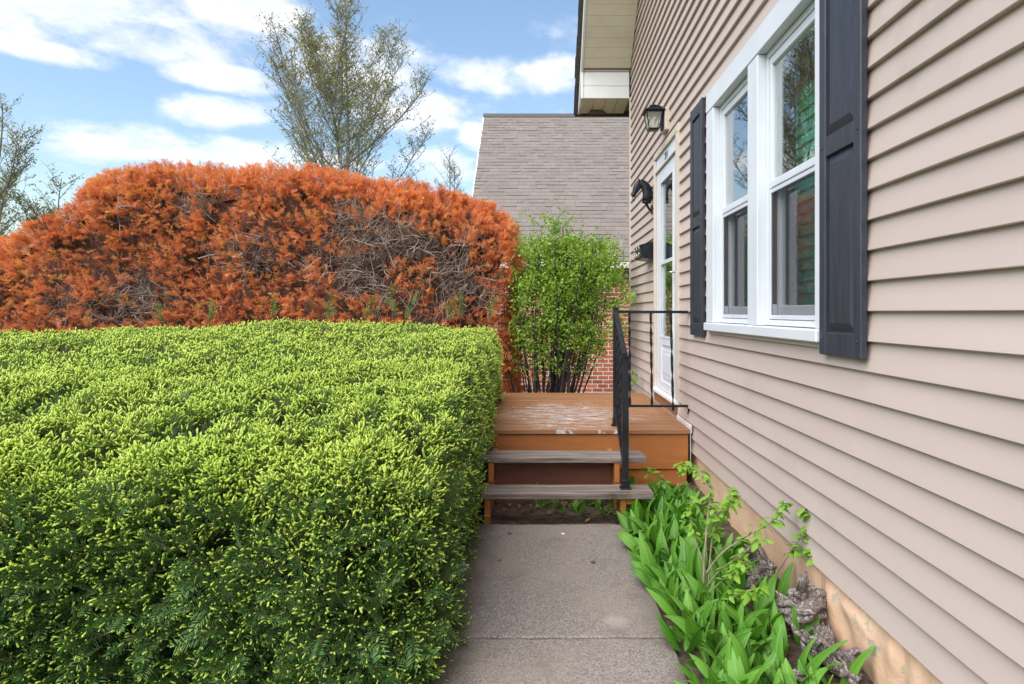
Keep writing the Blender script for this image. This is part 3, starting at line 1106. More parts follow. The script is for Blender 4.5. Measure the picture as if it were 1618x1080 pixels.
for sgn in (1, -1):
    def yy(y):
        return y if sgn == 1 else YN + YF - y
    ye = ylow + 0.06
    pts = [(yy(RIDGE_Y), RZ + THK + 0.003), (yy(ye), rz(ye) + THK + 0.003), (yy(ye), rz(ye) + THK + 0.035), (yy(RIDGE_Y), RZ + THK + 0.035)]
    mb.prism(pts, 'x', XO - 0.04, 8.34)
mb.build('shingle_layer', M['shingle_dark'], roof)
# ragged drip-edge tabs on the rake
for k in range(52):
    s0 = 0.02 + k * 0.125
    y_ = ylow + 0.05 - s0 * cs
    z_ = rz(y_) + THK + 0.012
    if y_ < RIDGE_Y:
        break
    t_ = random.uniform(0.0, 0.014)
    mb = MB()
    l_ = 0.121
    mb.prism([(y_, z_ - 0.016), (y_ - l_ * cs, z_ - 0.016 + l_ * sn), (y_ - l_ * cs, z_ + 0.012 + l_ * sn), (y_, z_ + 0.012)], 'x', XO - 0.052 - t_, XO + 0.1)
    mb.build('shingle', M['shingle_dark'], roof)
# boxed eave return
ret = part(house, 'eave_return', M['fascia_grey'], [(XO + 0.03, 1.096, YF + 0.010, YF + 0.03, 4.015, 4.185)], 0.003)
part(ret, 'return_panel', M['fascia_grey'], [(XO + 0.03, 1.096, YF + 0.004, YF + 0.03, 3.862, 4.009)], 0.003)
part(ret, 'edge_trim', M['fascia_grey'], [(XO - 0.002, XO + 0.029, YF - 0.004, YF + 0.03, 3.857, 4.20)], 0.002)
part(ret, 'edge_trim', M['fascia_grey'], [(XO + 0.03, 1.096, YF - 0.006, YF + 0.03, 4.187, 4.212)], 0.002)
for k in range(4):
    xa = XO + 0.03 + k * 0.142
    part(ret, 'soffit_panel', M['cream'], [(xa, xa + 0.137, YF + 0.01, ylow - 0.002, 3.860, 3.872)], 0.002)
mb = MB()
mb.add([(0.66, 7.80, 3.845), (0.80, 7.80, 3.845), (0.88, 7.94, 3.845), (0.64, 7.94, 3.845), (0.66, 7.80, 3.858), (0.80, 7.80, 3.858), (0.88, 7.94, 3.858), (0.64, 7.94, 3.858)],
       [(0, 1, 2, 3), (4, 5, 6, 7), (0, 1, 5, 4), (1, 2, 6, 5), (2, 3, 7, 6), (3, 0, 4, 7)])
mb.build('wood_block', M['brown_track'], ret)

# ------------------------------------------------------------------ things on the wall
lan = empty('wall_lantern', (1.10, 5.25, 2.9), 'black carriage lantern on a beige block above the front door', 'lantern')
part(lan, 'mounting_block', M['beige_trim'], [(1.070, 1.118, 5.165, 5.335, 2.815, 2.995)], 0.006)
mb = MB()
mb.box(1.052, 1.069, 5.205, 5.295, 2.835, 2.965, 0.006)
mb.build('backplate', M['iron_dark'], lan)
cxl, cyl = 0.985, 5.25
mb = MB()
mb.tube([(1.066, cyl, 2.955), (1.075, cyl, 2.995), (1.060, cyl, 3.03), (1.02, cyl, 3.045), (0.985, cyl, 3.05), (0.95, cyl, 3.045)], [0.009, 0.008, 0.008, 0.007, 0.008, 0.004], 8)
mb.tube([(1.075, cyl, 2.995), (1.088, cyl, 3.012), (1.080, cyl, 3.03)], [0.006, 0.006, 0.004], 6)
mb.build('arm', M['iron_dark'], lan, True)
def ring(mb_, cx, cy, z0, r0, z1, r1):
    vv = [(cx + sx * r, cy + sy * r, z) for z, r in ((z0, r0), (z1, r1)) for sx, sy in ((-1, -1), (1, -1), (1, 1), (-1, 1))]
    mb_.add(vv, [(0, 1, 5, 4), (1, 2, 6, 5), (2, 3, 7, 6), (3, 0, 4, 7), (0, 1, 2, 3), (4, 5, 6, 7)])
mb = MB()
ring(mb, cxl, cyl, 2.985, 0.092, 2.991, 0.088)
ring(mb, cxl, cyl, 2.9915, 0.084, 3.022, 0.040)
ring(mb, cxl, cyl, 3.0225, 0.042, 3.030, 0.036)
mb.lathe([(0.016, 3.0305), (0.010, 3.040), (0.012, 3.050), (0.003, 3.062)], (cxl, cyl, 0), 10)
mb.build('roof_cap', M['iron_dark'], lan)
mb = MB()
rt, rb = 0.068, 0.044
zt_, zb2 = 2.985, 2.842
for sx, sy in ((-1, -1), (1, -1), (1, 1), (-1, 1)):
    mb.tube([(cxl + sx * rb, cyl + sy * rb, zb2), (cxl + sx * rt, cyl + sy * rt, zt_)], 0.0055, 4)
ring(mb, cxl, cyl, 2.834, 0.048, 2.842, 0.050)
ring(mb, cxl, cyl, 2.828, 0.030, 2.8335, 0.036)
ring(mb, cxl, cyl, 2.972, 0.070, 2.9845, 0.072)
mb.build('cage', M['iron_dark'], lan)
for sx, sy in ((-1, 0), (1, 0), (0, -1), (0, 1)):
    mb = MB()
    if sx:
        q_ = [(cxl + sx * (rb - .001), cyl - rb, zb2), (cxl + sx * (rb - .001), cyl + rb, zb2), (cxl + sx * (rt - .001), cyl + rt, 2.972), (cxl + sx * (rt - .001), cyl - rt, 2.972)]
    else:
        q_ = [(cxl - rb, cyl + sy * (rb - .001), zb2), (cxl + rb, cyl + sy * (rb - .001), zb2), (cxl + rt, cyl + sy * (rt - .001), 2.972), (cxl - rt, cyl + sy * (rt - .001), 2.972)]
    mb.add(q_, [(0, 1, 2, 3)])
    mb.build('pane', M['lamp_glass'], lan)
mb = MB()
mb.lathe([(0.012, 2.843), (0.012, 2.865), (0.009, 2.870), (0.018, 2.888), (0.021, 2.905), (0.016, 2.925), (0.004, 2.935)], (cxl, cyl, 0), 12)
mb.build('bulb', mat_noise('bulb_glass', (0.75, 0.70, 0.58), (0.8, 0.76, 0.66), 4, 0.2, bump_s=0), lan, True)

# cast horse head
hy = 5.90
hors = empty('horse_head_hook', (1.10, hy, 2.3), 'black cast iron horse head with hanging ring fixed beside the door', 'ornament')
mb = MB()
neck = [(1.040, hy, 2.325), (1.052, hy, 2.37), (1.056, hy, 2.42), (1.042, hy, 2.465), (1.015, hy, 2.498), (0.985, hy, 2.512), (0.962, hy, 2.512), (0.945, hy, 2.50)]
mb.tube(neck, [0.042, 0.050, 0.052, 0.049, 0.043, 0.036, 0.028, 0.012], 14, flat=0.58, ref=(1, 0, 0))
skull = [(0.985, hy, 2.530), (0.972, hy, 2.512), (0.955, hy, 2.482), (0.940, hy, 2.452), (0.928, hy, 2.424), (0.918, hy, 2.402), (0.911, hy, 2.388), (0.908, hy, 2.380)]
mb.tube(skull, [0.012, 0.033, 0.040, 0.034, 0.025, 0.021, 0.021, 0.010], 14, flat=[0.7, 0.62, 0.60, 0.62, 0.7, 0.8, 0.8, 0.8], ref=(1, 0, 0.3))
neck += [(0.93, hy, 2.48)] * 3
for s_ in (-1, 1):
    mb.tube([(0.972, hy + s_ * 0.013, 2.522), (0.968, hy + s_ * 0.017, 2.540), (0.962, hy + s_ * 0.016, 2.562)], [0.010, 0.009, 0.001], 6)
    mb.tube([(0.945, hy + s_ * 0.017, 2.490), (0.940, hy + s_ * 0.021, 2.486)], [0.008, 0.004], 6)
mb.build('head', M['iron_dark'], hors, True)
mb = MB()
for k in range(9):
    t_ = k / 8
    i_ = 1 + t_ * 4
    a, b_ = neck[int(i_)], neck[min(int(i_) + 1, 10)]
    f_ = i_ - int(i_)
    pz = a[2] + (b_[2] - a[2]) * f_
    pxx = a[0] + (b_[0] - a[0]) * f_
    nx2, nz2 = (0.9, 0.2) if t_ < 0.4 else (0.75, 0.6) if t_ < 0.7 else (0.3, 0.95)
    mb.tube([(pxx + nx2 * 0.036, hy, pz + nz2 * 0.036), (pxx + nx2 * 0.052, hy, pz + nz2 * 0.052 - 0.008)], [0.012, 0.004], 6, flat=0.5)
mb.build('mane', M['iron_dark'], hors, True)
mb = MB()
mb.lathe([(0.030, 2.318), (0.040, 2.324), (0.040, 2.332), (0.032, 2.340)], (1.037, hy, 0), 12)
mb.build('collar', M['iron_dark'], hors, True)
mb = MB()
mb.tube([(1.037, hy, 2.322), (1.052, hy, 2.29), (1.068, hy, 2.262), (1.092, hy, 2.245)], [0.014, 0.012, 0.011, 0.010], 8)
mb.box(1.084, 1.099, hy - 0.022, hy + 0.022, 2.215, 2.30, 0.003)
mb.build('bracket', M['iron_dark'], hors)
mb = MB()
rp = [(0.918 + 0.012 * math.cos(t), hy + 0.004 * math.sin(t), 2.372 + 0.034 * math.sin(t)) for t in np.linspace(0, 2 * math.pi, 17)]
mb.tube(rp, 0.003, 6, cap=False)
mb.build('ring', M['iron_dark'], hors, True)

# mailbox
mail = empty('mailbox', (1.10, 6.0, 1.85), 'black metal wall mailbox with scrolled front beside the door', 'mailbox')
mb = MB()
mb.prism([(1.094, 1.77), (0.990, 1.785), (0.978, 1.80), (0.978, 1.905), (1.094, 1.935)], 'y', 5.83, 6.17)
mb.build('box', M['iron_dark'], mail)
mb = MB()
mb.prism([(1.096, 1.940), (0.968, 1.908), (0.964, 1.893), (0.970, 1.892), (0.974, 1.902), (1.096, 1.9335)], 'y', 5.822, 6.178)
mb.build('lid', M['iron_dark'], mail)
orn = MB()
for yy_ in (5.86, 6.0, 6.14):
    for zc, s_ in ((1.875, 1), (1.825, -1)):
        spp = [(0.966 - 0.006, yy_ + 0.024 * (1 - t / 9) * math.cos(t * s_), zc + 0.024 * (1 - t / 9) * math.sin(t * s_)) for t in np.linspace(0, 7.5, 16)]
        orn.tube(spp, 0.004, 6)
orn.tube([(0.97, 5.86, 1.80), (0.945, 5.86, 1.785), (0.938, 5.86, 1.80), (0.948, 5.86, 1.815)], 0.004, 6)
orn.tube([(0.97, 6.14, 1.80), (0.945, 6.14, 1.785), (0.938, 6.14, 1.80), (0.948, 6.14, 1.815)], 0.004, 6)
orn.build('scrollwork', M['metal'], mail, True)

# ------------------------------------------------------------------ deck, steps, railing
DZ = 0.42
deck = empty('wooden_deck', (0.35, 5.3, 0), 'orange brown wooden deck with flaking paint at the front door', 'deck')
yb0 = 4.355
k = 0
while yb0 < 6.33:
    d_ = 0.137
    mb = MB()
    j = random.uniform(-0.0012, 0.0012)
    mb.box(-0.42 + random.uniform(-0.004, 0.004), 1.085, yb0, yb0 + d_, DZ - 0.034 + j, DZ + j, 0.004)
    mb.build('deck_board', M['deck'], deck)
    for xs_ in (-0.33, 0.35, 1.02):
        for yo in (0.03, 0.105):
            m2 = MB()
            m2.lathe([(0.0042, DZ + j - 0.001), (0.0042, DZ + j + 0.0006), (0.002, DZ + j + 0.001)], (xs_ + random.uniform(-.006, .006), yb0 + yo, 0), 7)
            m2.build('screw', M['iron'], deck)
    yb0 += d_ + 0.006
    k += 1
DEND = yb0 - 0.006
part(deck, 'fascia_board', M['stain'], [(-0.40, 1.075, 4.376, 4.412, 0.128, DZ - 0.037)], 0.004)
part(deck, 'fascia_board', M['stain'], [(-0.39, 1.068, 4.392, 4.425, -0.012, 0.122)], 0.004)
part(deck, 'side_board', M['stain'], [(-0.405, -0.37, 4.43, DEND - 0.01, 0.02, DZ - 0.038)], 0.003)
part(deck, 'back_board', M['stain'], [(-0.36, 1.07, DEND - 0.04, DEND - 0.006, 0.02, DZ - 0.038)], 0.003)
for (xx, yy_) in ((-0.33, 4.47), (0.35, 4.47), (1.02, 4.47), (-0.33, 6.2), (0.35, 6.2), (1.02, 6.2)):
    part(deck, 'post', M['stain_dark'], [(xx - 0.04, xx + 0.04, yy_ - 0.04, yy_ + 0.04, -0.4, DZ - 0.04)], 0.003)
part(deck, 'corner_block', M['stain'], [(1.076, 1.112, 4.366, 4.40, 0.11, 0.16)], 0.003)
fl = MB()
fl.box(1.086, 1.0975, 4.36, 4.80, 0.392, 0.448, 0.002)
fl.box(1.0835, 1.0855, 4.350, 4.362, 0.17, 0.445)
fl.build('flashing', M['fascia_grey'], deck)

steps = empty('wooden_steps', (0.1, 3.9, 0), 'two weathered grey wooden steps up to the deck', 'steps')
for (ya, yb, zt_, xr) in ((3.600, 3.792, 0.187, 0.682), (3.930, 4.145, 0.320, 0.697)):
    tr_ = part(steps, 'tread', M['tread'], [(-0.46, xr, ya, ya + (yb - ya) * 0.485, zt_ - 0.037, zt_)], 0.004)
    part(tr_, 'board', M['tread'], [(-0.455, xr - 0.004, ya + (yb - ya) * 0.50, yb, zt_ - 0.037, zt_ - 0.002)], 0.004)
for xx in (0.487, -0.33):
    st = part(steps, 'stringer', M['stain'], [(xx, xx + 0.035, 3.935, 4.372, 0.155, 0.281)], 0.003)
    part(st, 'post', M['stain'], [(xx, xx + 0.035, 3.640, 3.700, -0.03, 0.148)], 0.003)
    part(st, 'cross_piece', M['stain'], [(xx - 0.001, xx + 0.036, 3.702, 4.372, 0.0, 0.148)], 0.003)
part(steps, 'cleat', M['stain'], [(0.524, 0.575, 3.645, 3.69, 0.108, 0.147)], 0.002)
part(steps, 'maroon_board', M['maroon'], [(-0.294, 0.486, 4.10, 4.12, -0.03, 0.279)], 0.002)  # dark maroon board filling the gap under the upper tread

rail = empty('iron_railing', (0.56, 4.5, DZ), 'black wrought iron railing with twisted balusters on the steps and deck', 'railing')
yp, xp = 4.50, 0.567
def post(x, y, z0, z1, r=0.019):
    mb_ = MB()
    mb_.box(x - r, x + r, y - r, y + r, z0, z1, 0.003)
    o_ = mb_.build('post', M['iron'], rail)
    mb_ = MB()
    mb_.box(x - r * 1.15, x + r * 1.15, y - r * 1.15, y + r * 1.15, z1, z1 + 0.012, 0.003)
    mb_.build('cap', M['iron'], o_)
    mb_ = MB()
    mb_.box(x - 0.033, x + 0.033, y - 0.033, y + 0.033, z0 - 0.002, z0 + 0.006, 0.002)
    mb_.box(x - 0.024, x + 0.024, y - 0.024, y + 0.024, z0 + 0.006, z0 + 0.055, 0.003)
    mb_.build('flange', M['iron'], o_)
post(xp, yp, DZ + 0.003, 1.285)
yl, xl = 3.700, 0.524
post(xl, yl, 0.190, 0.985)
def bar(pts, name, w=0.016, h=0.010):
    a, b_ = Vector(pts[0]), Vector(pts[1])
    mb_ = MB()
    t = (b_ - a).normalized()
    side = t.cross(Vector((0, 0, 1))).normalized()
    up = side.cross(t)
    vv = []
    for p in (a, b_):
        for s1, s2 in ((-1, -1), (1, -1), (1, 1), (-1, 1)):
            vv.append(p + side * s1 * w + up * s2 * h)
    mb_.add(vv, [(0, 1, 2, 3), (7, 6, 5, 4), (0, 1, 5, 4), (1, 2, 6, 5), (2, 3, 7, 6), (3, 0, 4, 7)])
    mb_.build(name, M['iron'], rail)
bar([(xp + 0.019, yp, 1.262), (1.098, yp, 1.262)], 'top_rail', 0.016, 0.010)
bar([(xp + 0.019, yp, 0.566), (1.105, yp, 0.566)], 'bottom_rail', 0.012, 0.008)
mb = MB()
mb.tube([(1.103, yp, 0.566), (1.112, yp, 0.560), (1.100, yp, 0.505)], [0.007, 0.006, 0.004], 5)
mb.build('hook', M['iron'], rail)
bar([(xp - 0.004, yp - 0.019, 1.272), (xl - 0.002, yl + 0.0, 0.998)], 'stair_rail', 0.017, 0.008)
bar([(xp - 0.004, yp - 0.019, 0.560), (xl - 0.002, yl + 0.019, 0.300)], 'stair_bottom_rail', 0.010, 0.006)
def baluster(p0, p1):
    mb_ = MB()
    n_ = 56
    path_ = [Vector(p0).lerp(Vector(p1), i / n_) for i in range(n_ + 1)]
    # twisted along its length in runs, straight at the ends
    mb_.tube(path_, [0.0130] * (n_ + 1), 4, twist=math.pi * 4, flat=0.42, ref=(1, 0, 0))
    mb_.build('baluster', M['iron'], rail)
baluster((0.672, yp, 0.575), (0.668, yp, 1.256))
baluster((0.835, yp, 0.575), (0.826, yp, 1.256))
baluster((0.992, yp, 0.530), (0.975, yp, 1.256))
for k in range(1, 6):
    t_ = k / 6
    x_ = xp + (xl - xp) * t_ - 0.003
    y_ = yp + (yl - yp) * t_
    baluster((x_, y_, 0.56 + (0.30 - 0.56) * t_), (x_, y_, 1.264 + (0.990 - 1.264) * t_))

# ------------------------------------------------------------------ neighbour's garage
garage = empty('brick_garage', (1.5, 14, -0.6), 'red brick garage with a steep grey brown shingled roof behind the deck', 'garage')
GY, GX0, GX1 = 12.0, -1.30, 6.0
EY, EZg = 11.7, 2.25        # eave line
RY, RZg = 16.1, 6.49        # ridge
part(garage, 'wall', M['mortar'], [(GX0 + 0.02, GX1, GY + 0.0, GY + 0.25, -1.0, 2.35), (GX0 + 0.02, GX0 + 0.25, GY + 0.25, 20.2, -1.0, 2.3),
                                   (GX1 - 0.25, GX1, GY + 0.25, 20.2, -1.0, 2.3), (GX0 + 0.25, GX1 - 0.25, 20.0, 20.2, -1.0, 2.3)])
gwall = garage.children[0]
mb = MB()
mb.prism([(GY + 0.2, 2.28), (20.1, 2.28), (RY, RZg - 0.25)], 'x', GX0 + 0.05, GX0 + 0.2)
mb.prism([(GY + 0.2, 2.28), (20.1, 2.28), (RY, RZg - 0.25)], 'x', GX1 - 0.2, GX1 - 0.05)
mb.build('gable', M['mortar'], garage)
BL, BH, JT = 0.196, 0.064, 0.018
bmesh_one = MB().box(0, BL, -0.004, 0.1, 0, BH, 0.003).mesh('brick')
bmesh_one.materials.append(M['brick'])
stuff_v, stuff_f = [], []
single = 0
rows = int(3.2 / (BH + JT))
cand = []
for r_ in range(rows):
    z = -0.80 + r_ * (BH + JT)
    off = (r_ % 2) * (BL + JT) / 2
    x = GX0 - off
    while x < GX1:
        cand.append((x, z))
        x += BL + JT
def bscore(c_):
    xc, zc = c_[0] + 0.1, c_[1]
    # bricks seen left and right of the shrub first
    pxx = 852 + xc * F / GY
    pyy = 493 - (zc - H) * F / GY
    vis = 800 < pxx < 1003 and 405 < pyy < 632
    return (0 if vis else 1000) + min(abs(pxx - 960), abs(pxx - 815)) + (60 if pyy < 450 else 0)
cand.sort(key=bscore)
sb = MB()
for n_, (x, z) in enumerate(cand):
    jx, jy = random.uniform(-0.002, 0.002), random.uniform(-0.002, 0.001)
    if n_ < 300:
        o = link('brick', bmesh_one, None, gwall)
        o.matrix_parent_inverse = Matrix.Translation(-garage.location) if False else o.matrix_parent_inverse
        o.location = (x + jx, GY + jy, z)
    else:
        sb.box(max(x + jx, GX0), min(x + jx + BL, GX1), GY + jy - 0.004, GY + 0.1, z, z + BH)
so = sb.build('brick_courses', M['brick'], gwall)
so['kind'] = 'stuff'
# roof deck
groof = empty('roof', (0, 0, 0))
groof.parent = garage
groof.matrix_parent_inverse = Matrix.Translation(-garage.location)
rx0, rx1 = -1.47, 6.3
gs = (RZg - EZg) / (RY - EY)
mb = MB()
mb.prism([(EY, EZg), (RY, RZg), (RY + (RY - EY), EZg), (RY + (RY - EY), EZg - 0.14), (RY, RZg - 0.16), (EY, EZg - 0.14)], 'x', rx0 + 0.02, rx1)
mb.build('roof_deck', M['shingle_dark'], groof)
part(groof, 'gutter', M['cream'], [(rx0, rx1, EY - 0.10, EY - 0.005, EZg - 0.15, EZg - 0.03)], 0.01)
part(groof, 'soffit', M['cream'], [(rx0 + 0.05, rx1, EY, GY + 0.01, EZg - 0.19, EZg - 0.165)])
part(groof, 'frieze', M['fascia_grey'], [(GX0 + 0.01, GX1, GY - 0.03, GY + 0.005, EZg - 0.30, EZg - 0.195)], 0.003)
glen = math.hypot(RY - EY, RZg - EZg)
gc, gsn = (RY - EY) / glen, (RZg - EZg) / glen
EXPO = 0.142
nrow = int(glen / EXPO)
items = []
for r_ in range(nrow + 1):
    s0 = r_ * EXPO - 0.02
    x = rx0 - random.uniform(0, 0.2)
    while x < rx1:
        w_ = random.choice((0.13, 0.16, 0.2, 0.24, 0.30))
        xa, xb = max(x, rx0), min(x + w_, rx1)
        if xb - xa > 0.02:
            items.append((s0, xa, xb, random.choice((0.005, 0.007, 0.013)), r_))
        x += w_
def sscore(it):
    s0, xa, xb, t, r_ = it
    d = EY + s0 * gc
    pxx = 852 + (xa + xb) / 2 * F / d
    pyy = 493 - (EZg + s0 * gsn - H) * F / d
    vis = 745 < pxx < 998 and 195 < pyy < 400
    return (0 if vis else 1000) + d
items.sort(key=sscore)
def shingle_mb(mb_, s0, xa, xb, t):
    s1 = min(s0 + EXPO + 0.03, glen + 0.01)
    def pt(x, s_, h):
        return (x, EY + s_ * gc - h * gsn, EZg + s_ * gsn + h * gc)
    xb2 = xb - 0.003
    vv = [pt(xa, s0, 0.003), pt(xb2, s0, 0.003), pt(xb2, s1, 0.001), pt(xa, s1, 0.001), pt(xa, s0, 0.003 + t), pt(xb2, s0, 0.003 + t), pt(xb2, s1, 0.0025), pt(xa, s1, 0.0025)]
    mb_.add(vv, [(0, 3, 2, 1), (4, 5, 6, 7), (0, 1, 5, 4), (1, 2, 6, 5), (2, 3, 7, 6), (3, 0, 4, 7)])
rest = MB()
cache = {}
for n_, (s0, xa, xb, t, r_) in enumerate(items):
    if n_ < 300:
        key = (round(xb - xa, 3), t, s0 + EXPO + 0.03 > glen)
        if key not in cache:
            m1 = MB()
            shingle_mb(m1, 0.0, 0.0, xb - xa, t)
            me = m1.mesh('shingle')
            me.transform(Matrix.Translation((0, -EY, -EZg)))
            me.materials.append(M['shingle'])
            cache[key] = me
        o = link('shingle', cache[key], None, groof)
        o.location = (xa, EY + s0 * gc, EZg + s0 * gsn)
    else:
        shingle_mb(rest, s0, xa, xb, t)
so = rest.build('shingle_rows', M['shingle'], groof)
so['kind'] = 'stuff'
mb = MB()
mb.prism([(RY - 0.12, RZg - 0.10), (RY, RZg + 0.018), (RY + 0.12, RZg - 0.10), (RY + 0.12, RZg - 0.08), (RY, RZg + 0.038), (RY - 0.12, RZg - 0.08)], 'x', rx0 - 0.01, rx1)
mb.build('ridge_cap', M['shingle_dark'], groof)
mb = MB()
mb.prism([(EY - 0.01, EZg - 0.13), (RY, RZg - 0.15), (RY, RZg + 0.012), (EY - 0.01, EZg + 0.012)], 'x', rx0 - 0.008, rx0 + 0.018)
mb.build('rake_board', M['fascia_grey'], groof)

# ------------------------------------------------------------------ hedges
def smax(a, b, k):
    h = np.clip(0.5 + 0.5 * (a - b) / k, 0, 1)
    return b + (a - b) * h + k * h * (1 - h)


def green_F(P):
    x, y, z = P[:, 0], P[:, 1], P[:, 2]
    zt = np.interp(y, [1.7, 1.95, 2.1, 2.5, 3.0, 3.6, 4.5, 5.4, 6.0, 6.4], [0.64, 0.74, 0.785, 0.88, 0.965, 1.035, 1.105, 1.155, 1.175, 1.16])
    zt = zt - 0.015 * np.clip(-x - 2.5, 0, 9) ** 2
    top = z - zt + 0.05
    k = 0.16
    front = (1.93 - y) + 0.05 * (x + 1.5) * 0
    right = x + 0.315 + 0.06 * np.clip(0.95 - z, 0, 1)
    back = y - 6.12
    left = -6.6 - x
    f = smax(top, front, 0.46)
    f = smax(f, right, 0.26)
    f = smax(f, back, 0.18)
    f = smax(f, left, 0.2)
    lump = (fbm(P, 1.6, 5, 2) - 0.5) * 0.16 + (fbm(P, 5.0, 9, 2) - 0.5) * 0.10
    return f + lump


SIL = np.array([(-60, 425), (0, 388), (55, 384), (85, 366), (120, 340), (160, 308), (210, 282), (270, 264), (340, 257), (420, 264), (480, 270),
                (520, 276), (600, 284), (680, 297), (740, 312), (790, 335), (815, 352), (840, 380)], float)
SD = 7.3
SX = (SIL[:, 0] - 852) * SD / F
SZ = H - (SIL[:, 1] - 493) * SD / F


def dead_F(P):
    x, y, z = P[:, 0], P[:, 1], P[:, 2]
    zt = np.interp(x, SX, SZ)
    zt = zt - 0.25 * (y - 7.5) ** 2 + 0.03
    top = z - zt
    front = (6.62 - y) + 0.10 * (z - 1.8)
    rr = x + 0.33 - 0.05 * (y - 6.6)
    back = y - 8.6
    left = -7.2 - x
    f = smax(top, front, 0.55)
    f = smax(f, rr, 0.40)
    f = smax(f, back, 0.4)
    f = smax(f, left, 0.3)
    lump = (fbm(P, 1.1, 21, 2) - 0.5) * 0.28 + (fbm(P, 4.0, 23, 2) - 0.5) * 0.14
    return f + lump


def project(Ff, P, level=0.0, it=7):
    P = P.copy()
    e = 0.012
    for _ in range(it):
        f0 = Ff(P) - level
        G = np.stack([(Ff(P + np.eye(3)[k] * e) - Ff(P - np.eye(3)[k] * e)) / (2 * e) for k in range(3)], 1)
        n2 = np.maximum((G * G).sum(1), 0.15)
        P -= np.clip(f0 / n2, -0.25, 0.25)[:, None] * G
    G = np.stack([(Ff(P + np.eye(3)[k] * e) - Ff(P - np.eye(3)[k] * e)) / (2 * e) for k in range(3)], 1)
    return P, norm(G)


def face_samples(n, axis, val, lo, hi, r):
    """n random points on the plane axis=val, other two axes in lo..hi"""
    P = np.zeros((n, 3))
    oth = [a for a in range(3) if a != axis]
    for a, l, h in zip(oth, lo, hi):
        P[:, a] = r.uniform(l, h, n)
    P[:, axis] = val
    return P


def core_mesh(name, Ff, level, boxlo, boxhi, res, mat, parent):
    """closed-looking inner body following the hedge shape"""
    lo, hi = np.array(boxlo, float), np.array(boxhi, float)
    Vs, Ts, b = [], [], 0
    for axis, side in ((0, 1), (1, 0), (1, 1), (2, 1), (0, 0)):
        oth = [a for a in range(3) if a != axis]
        na = max(3, int((hi[oth[0]] - lo[oth[0]]) / res))
        nb = max(3, int((hi[oth[1]] - lo[oth[1]]) / res))
        A, B = np.meshgrid(np.linspace(lo[oth[0]], hi[oth[0]], na), np.linspace(lo[oth[1]], hi[oth[1]], nb), indexing='ij')
        P = np.zeros((na * nb, 3))
        P[:, oth[0]], P[:, oth[1]] = A.ravel(), B.ravel()
        P[:, axis] = (hi if side else lo)[axis]
        P, _ = project(Ff, P, level)
        P[:, 2] = np.maximum(P[:, 2], -0.5)
        i2, j2 = np.meshgrid(np.arange(na - 1), np.arange(nb - 1), indexing='ij')
        a_ = (i2 * nb + j2).ravel() + b
        Ts.append(np.concatenate([np.stack([a_, a_ + nb, a_ + nb + 1], 1), np.stack([a_, a_ + nb + 1, a_ + 1], 1)]))
        Vs.append(P)
        b += len(P)
    return link(name, np_mesh(name, np.concatenate(Vs), np.concatenate(Ts)), mat, parent)


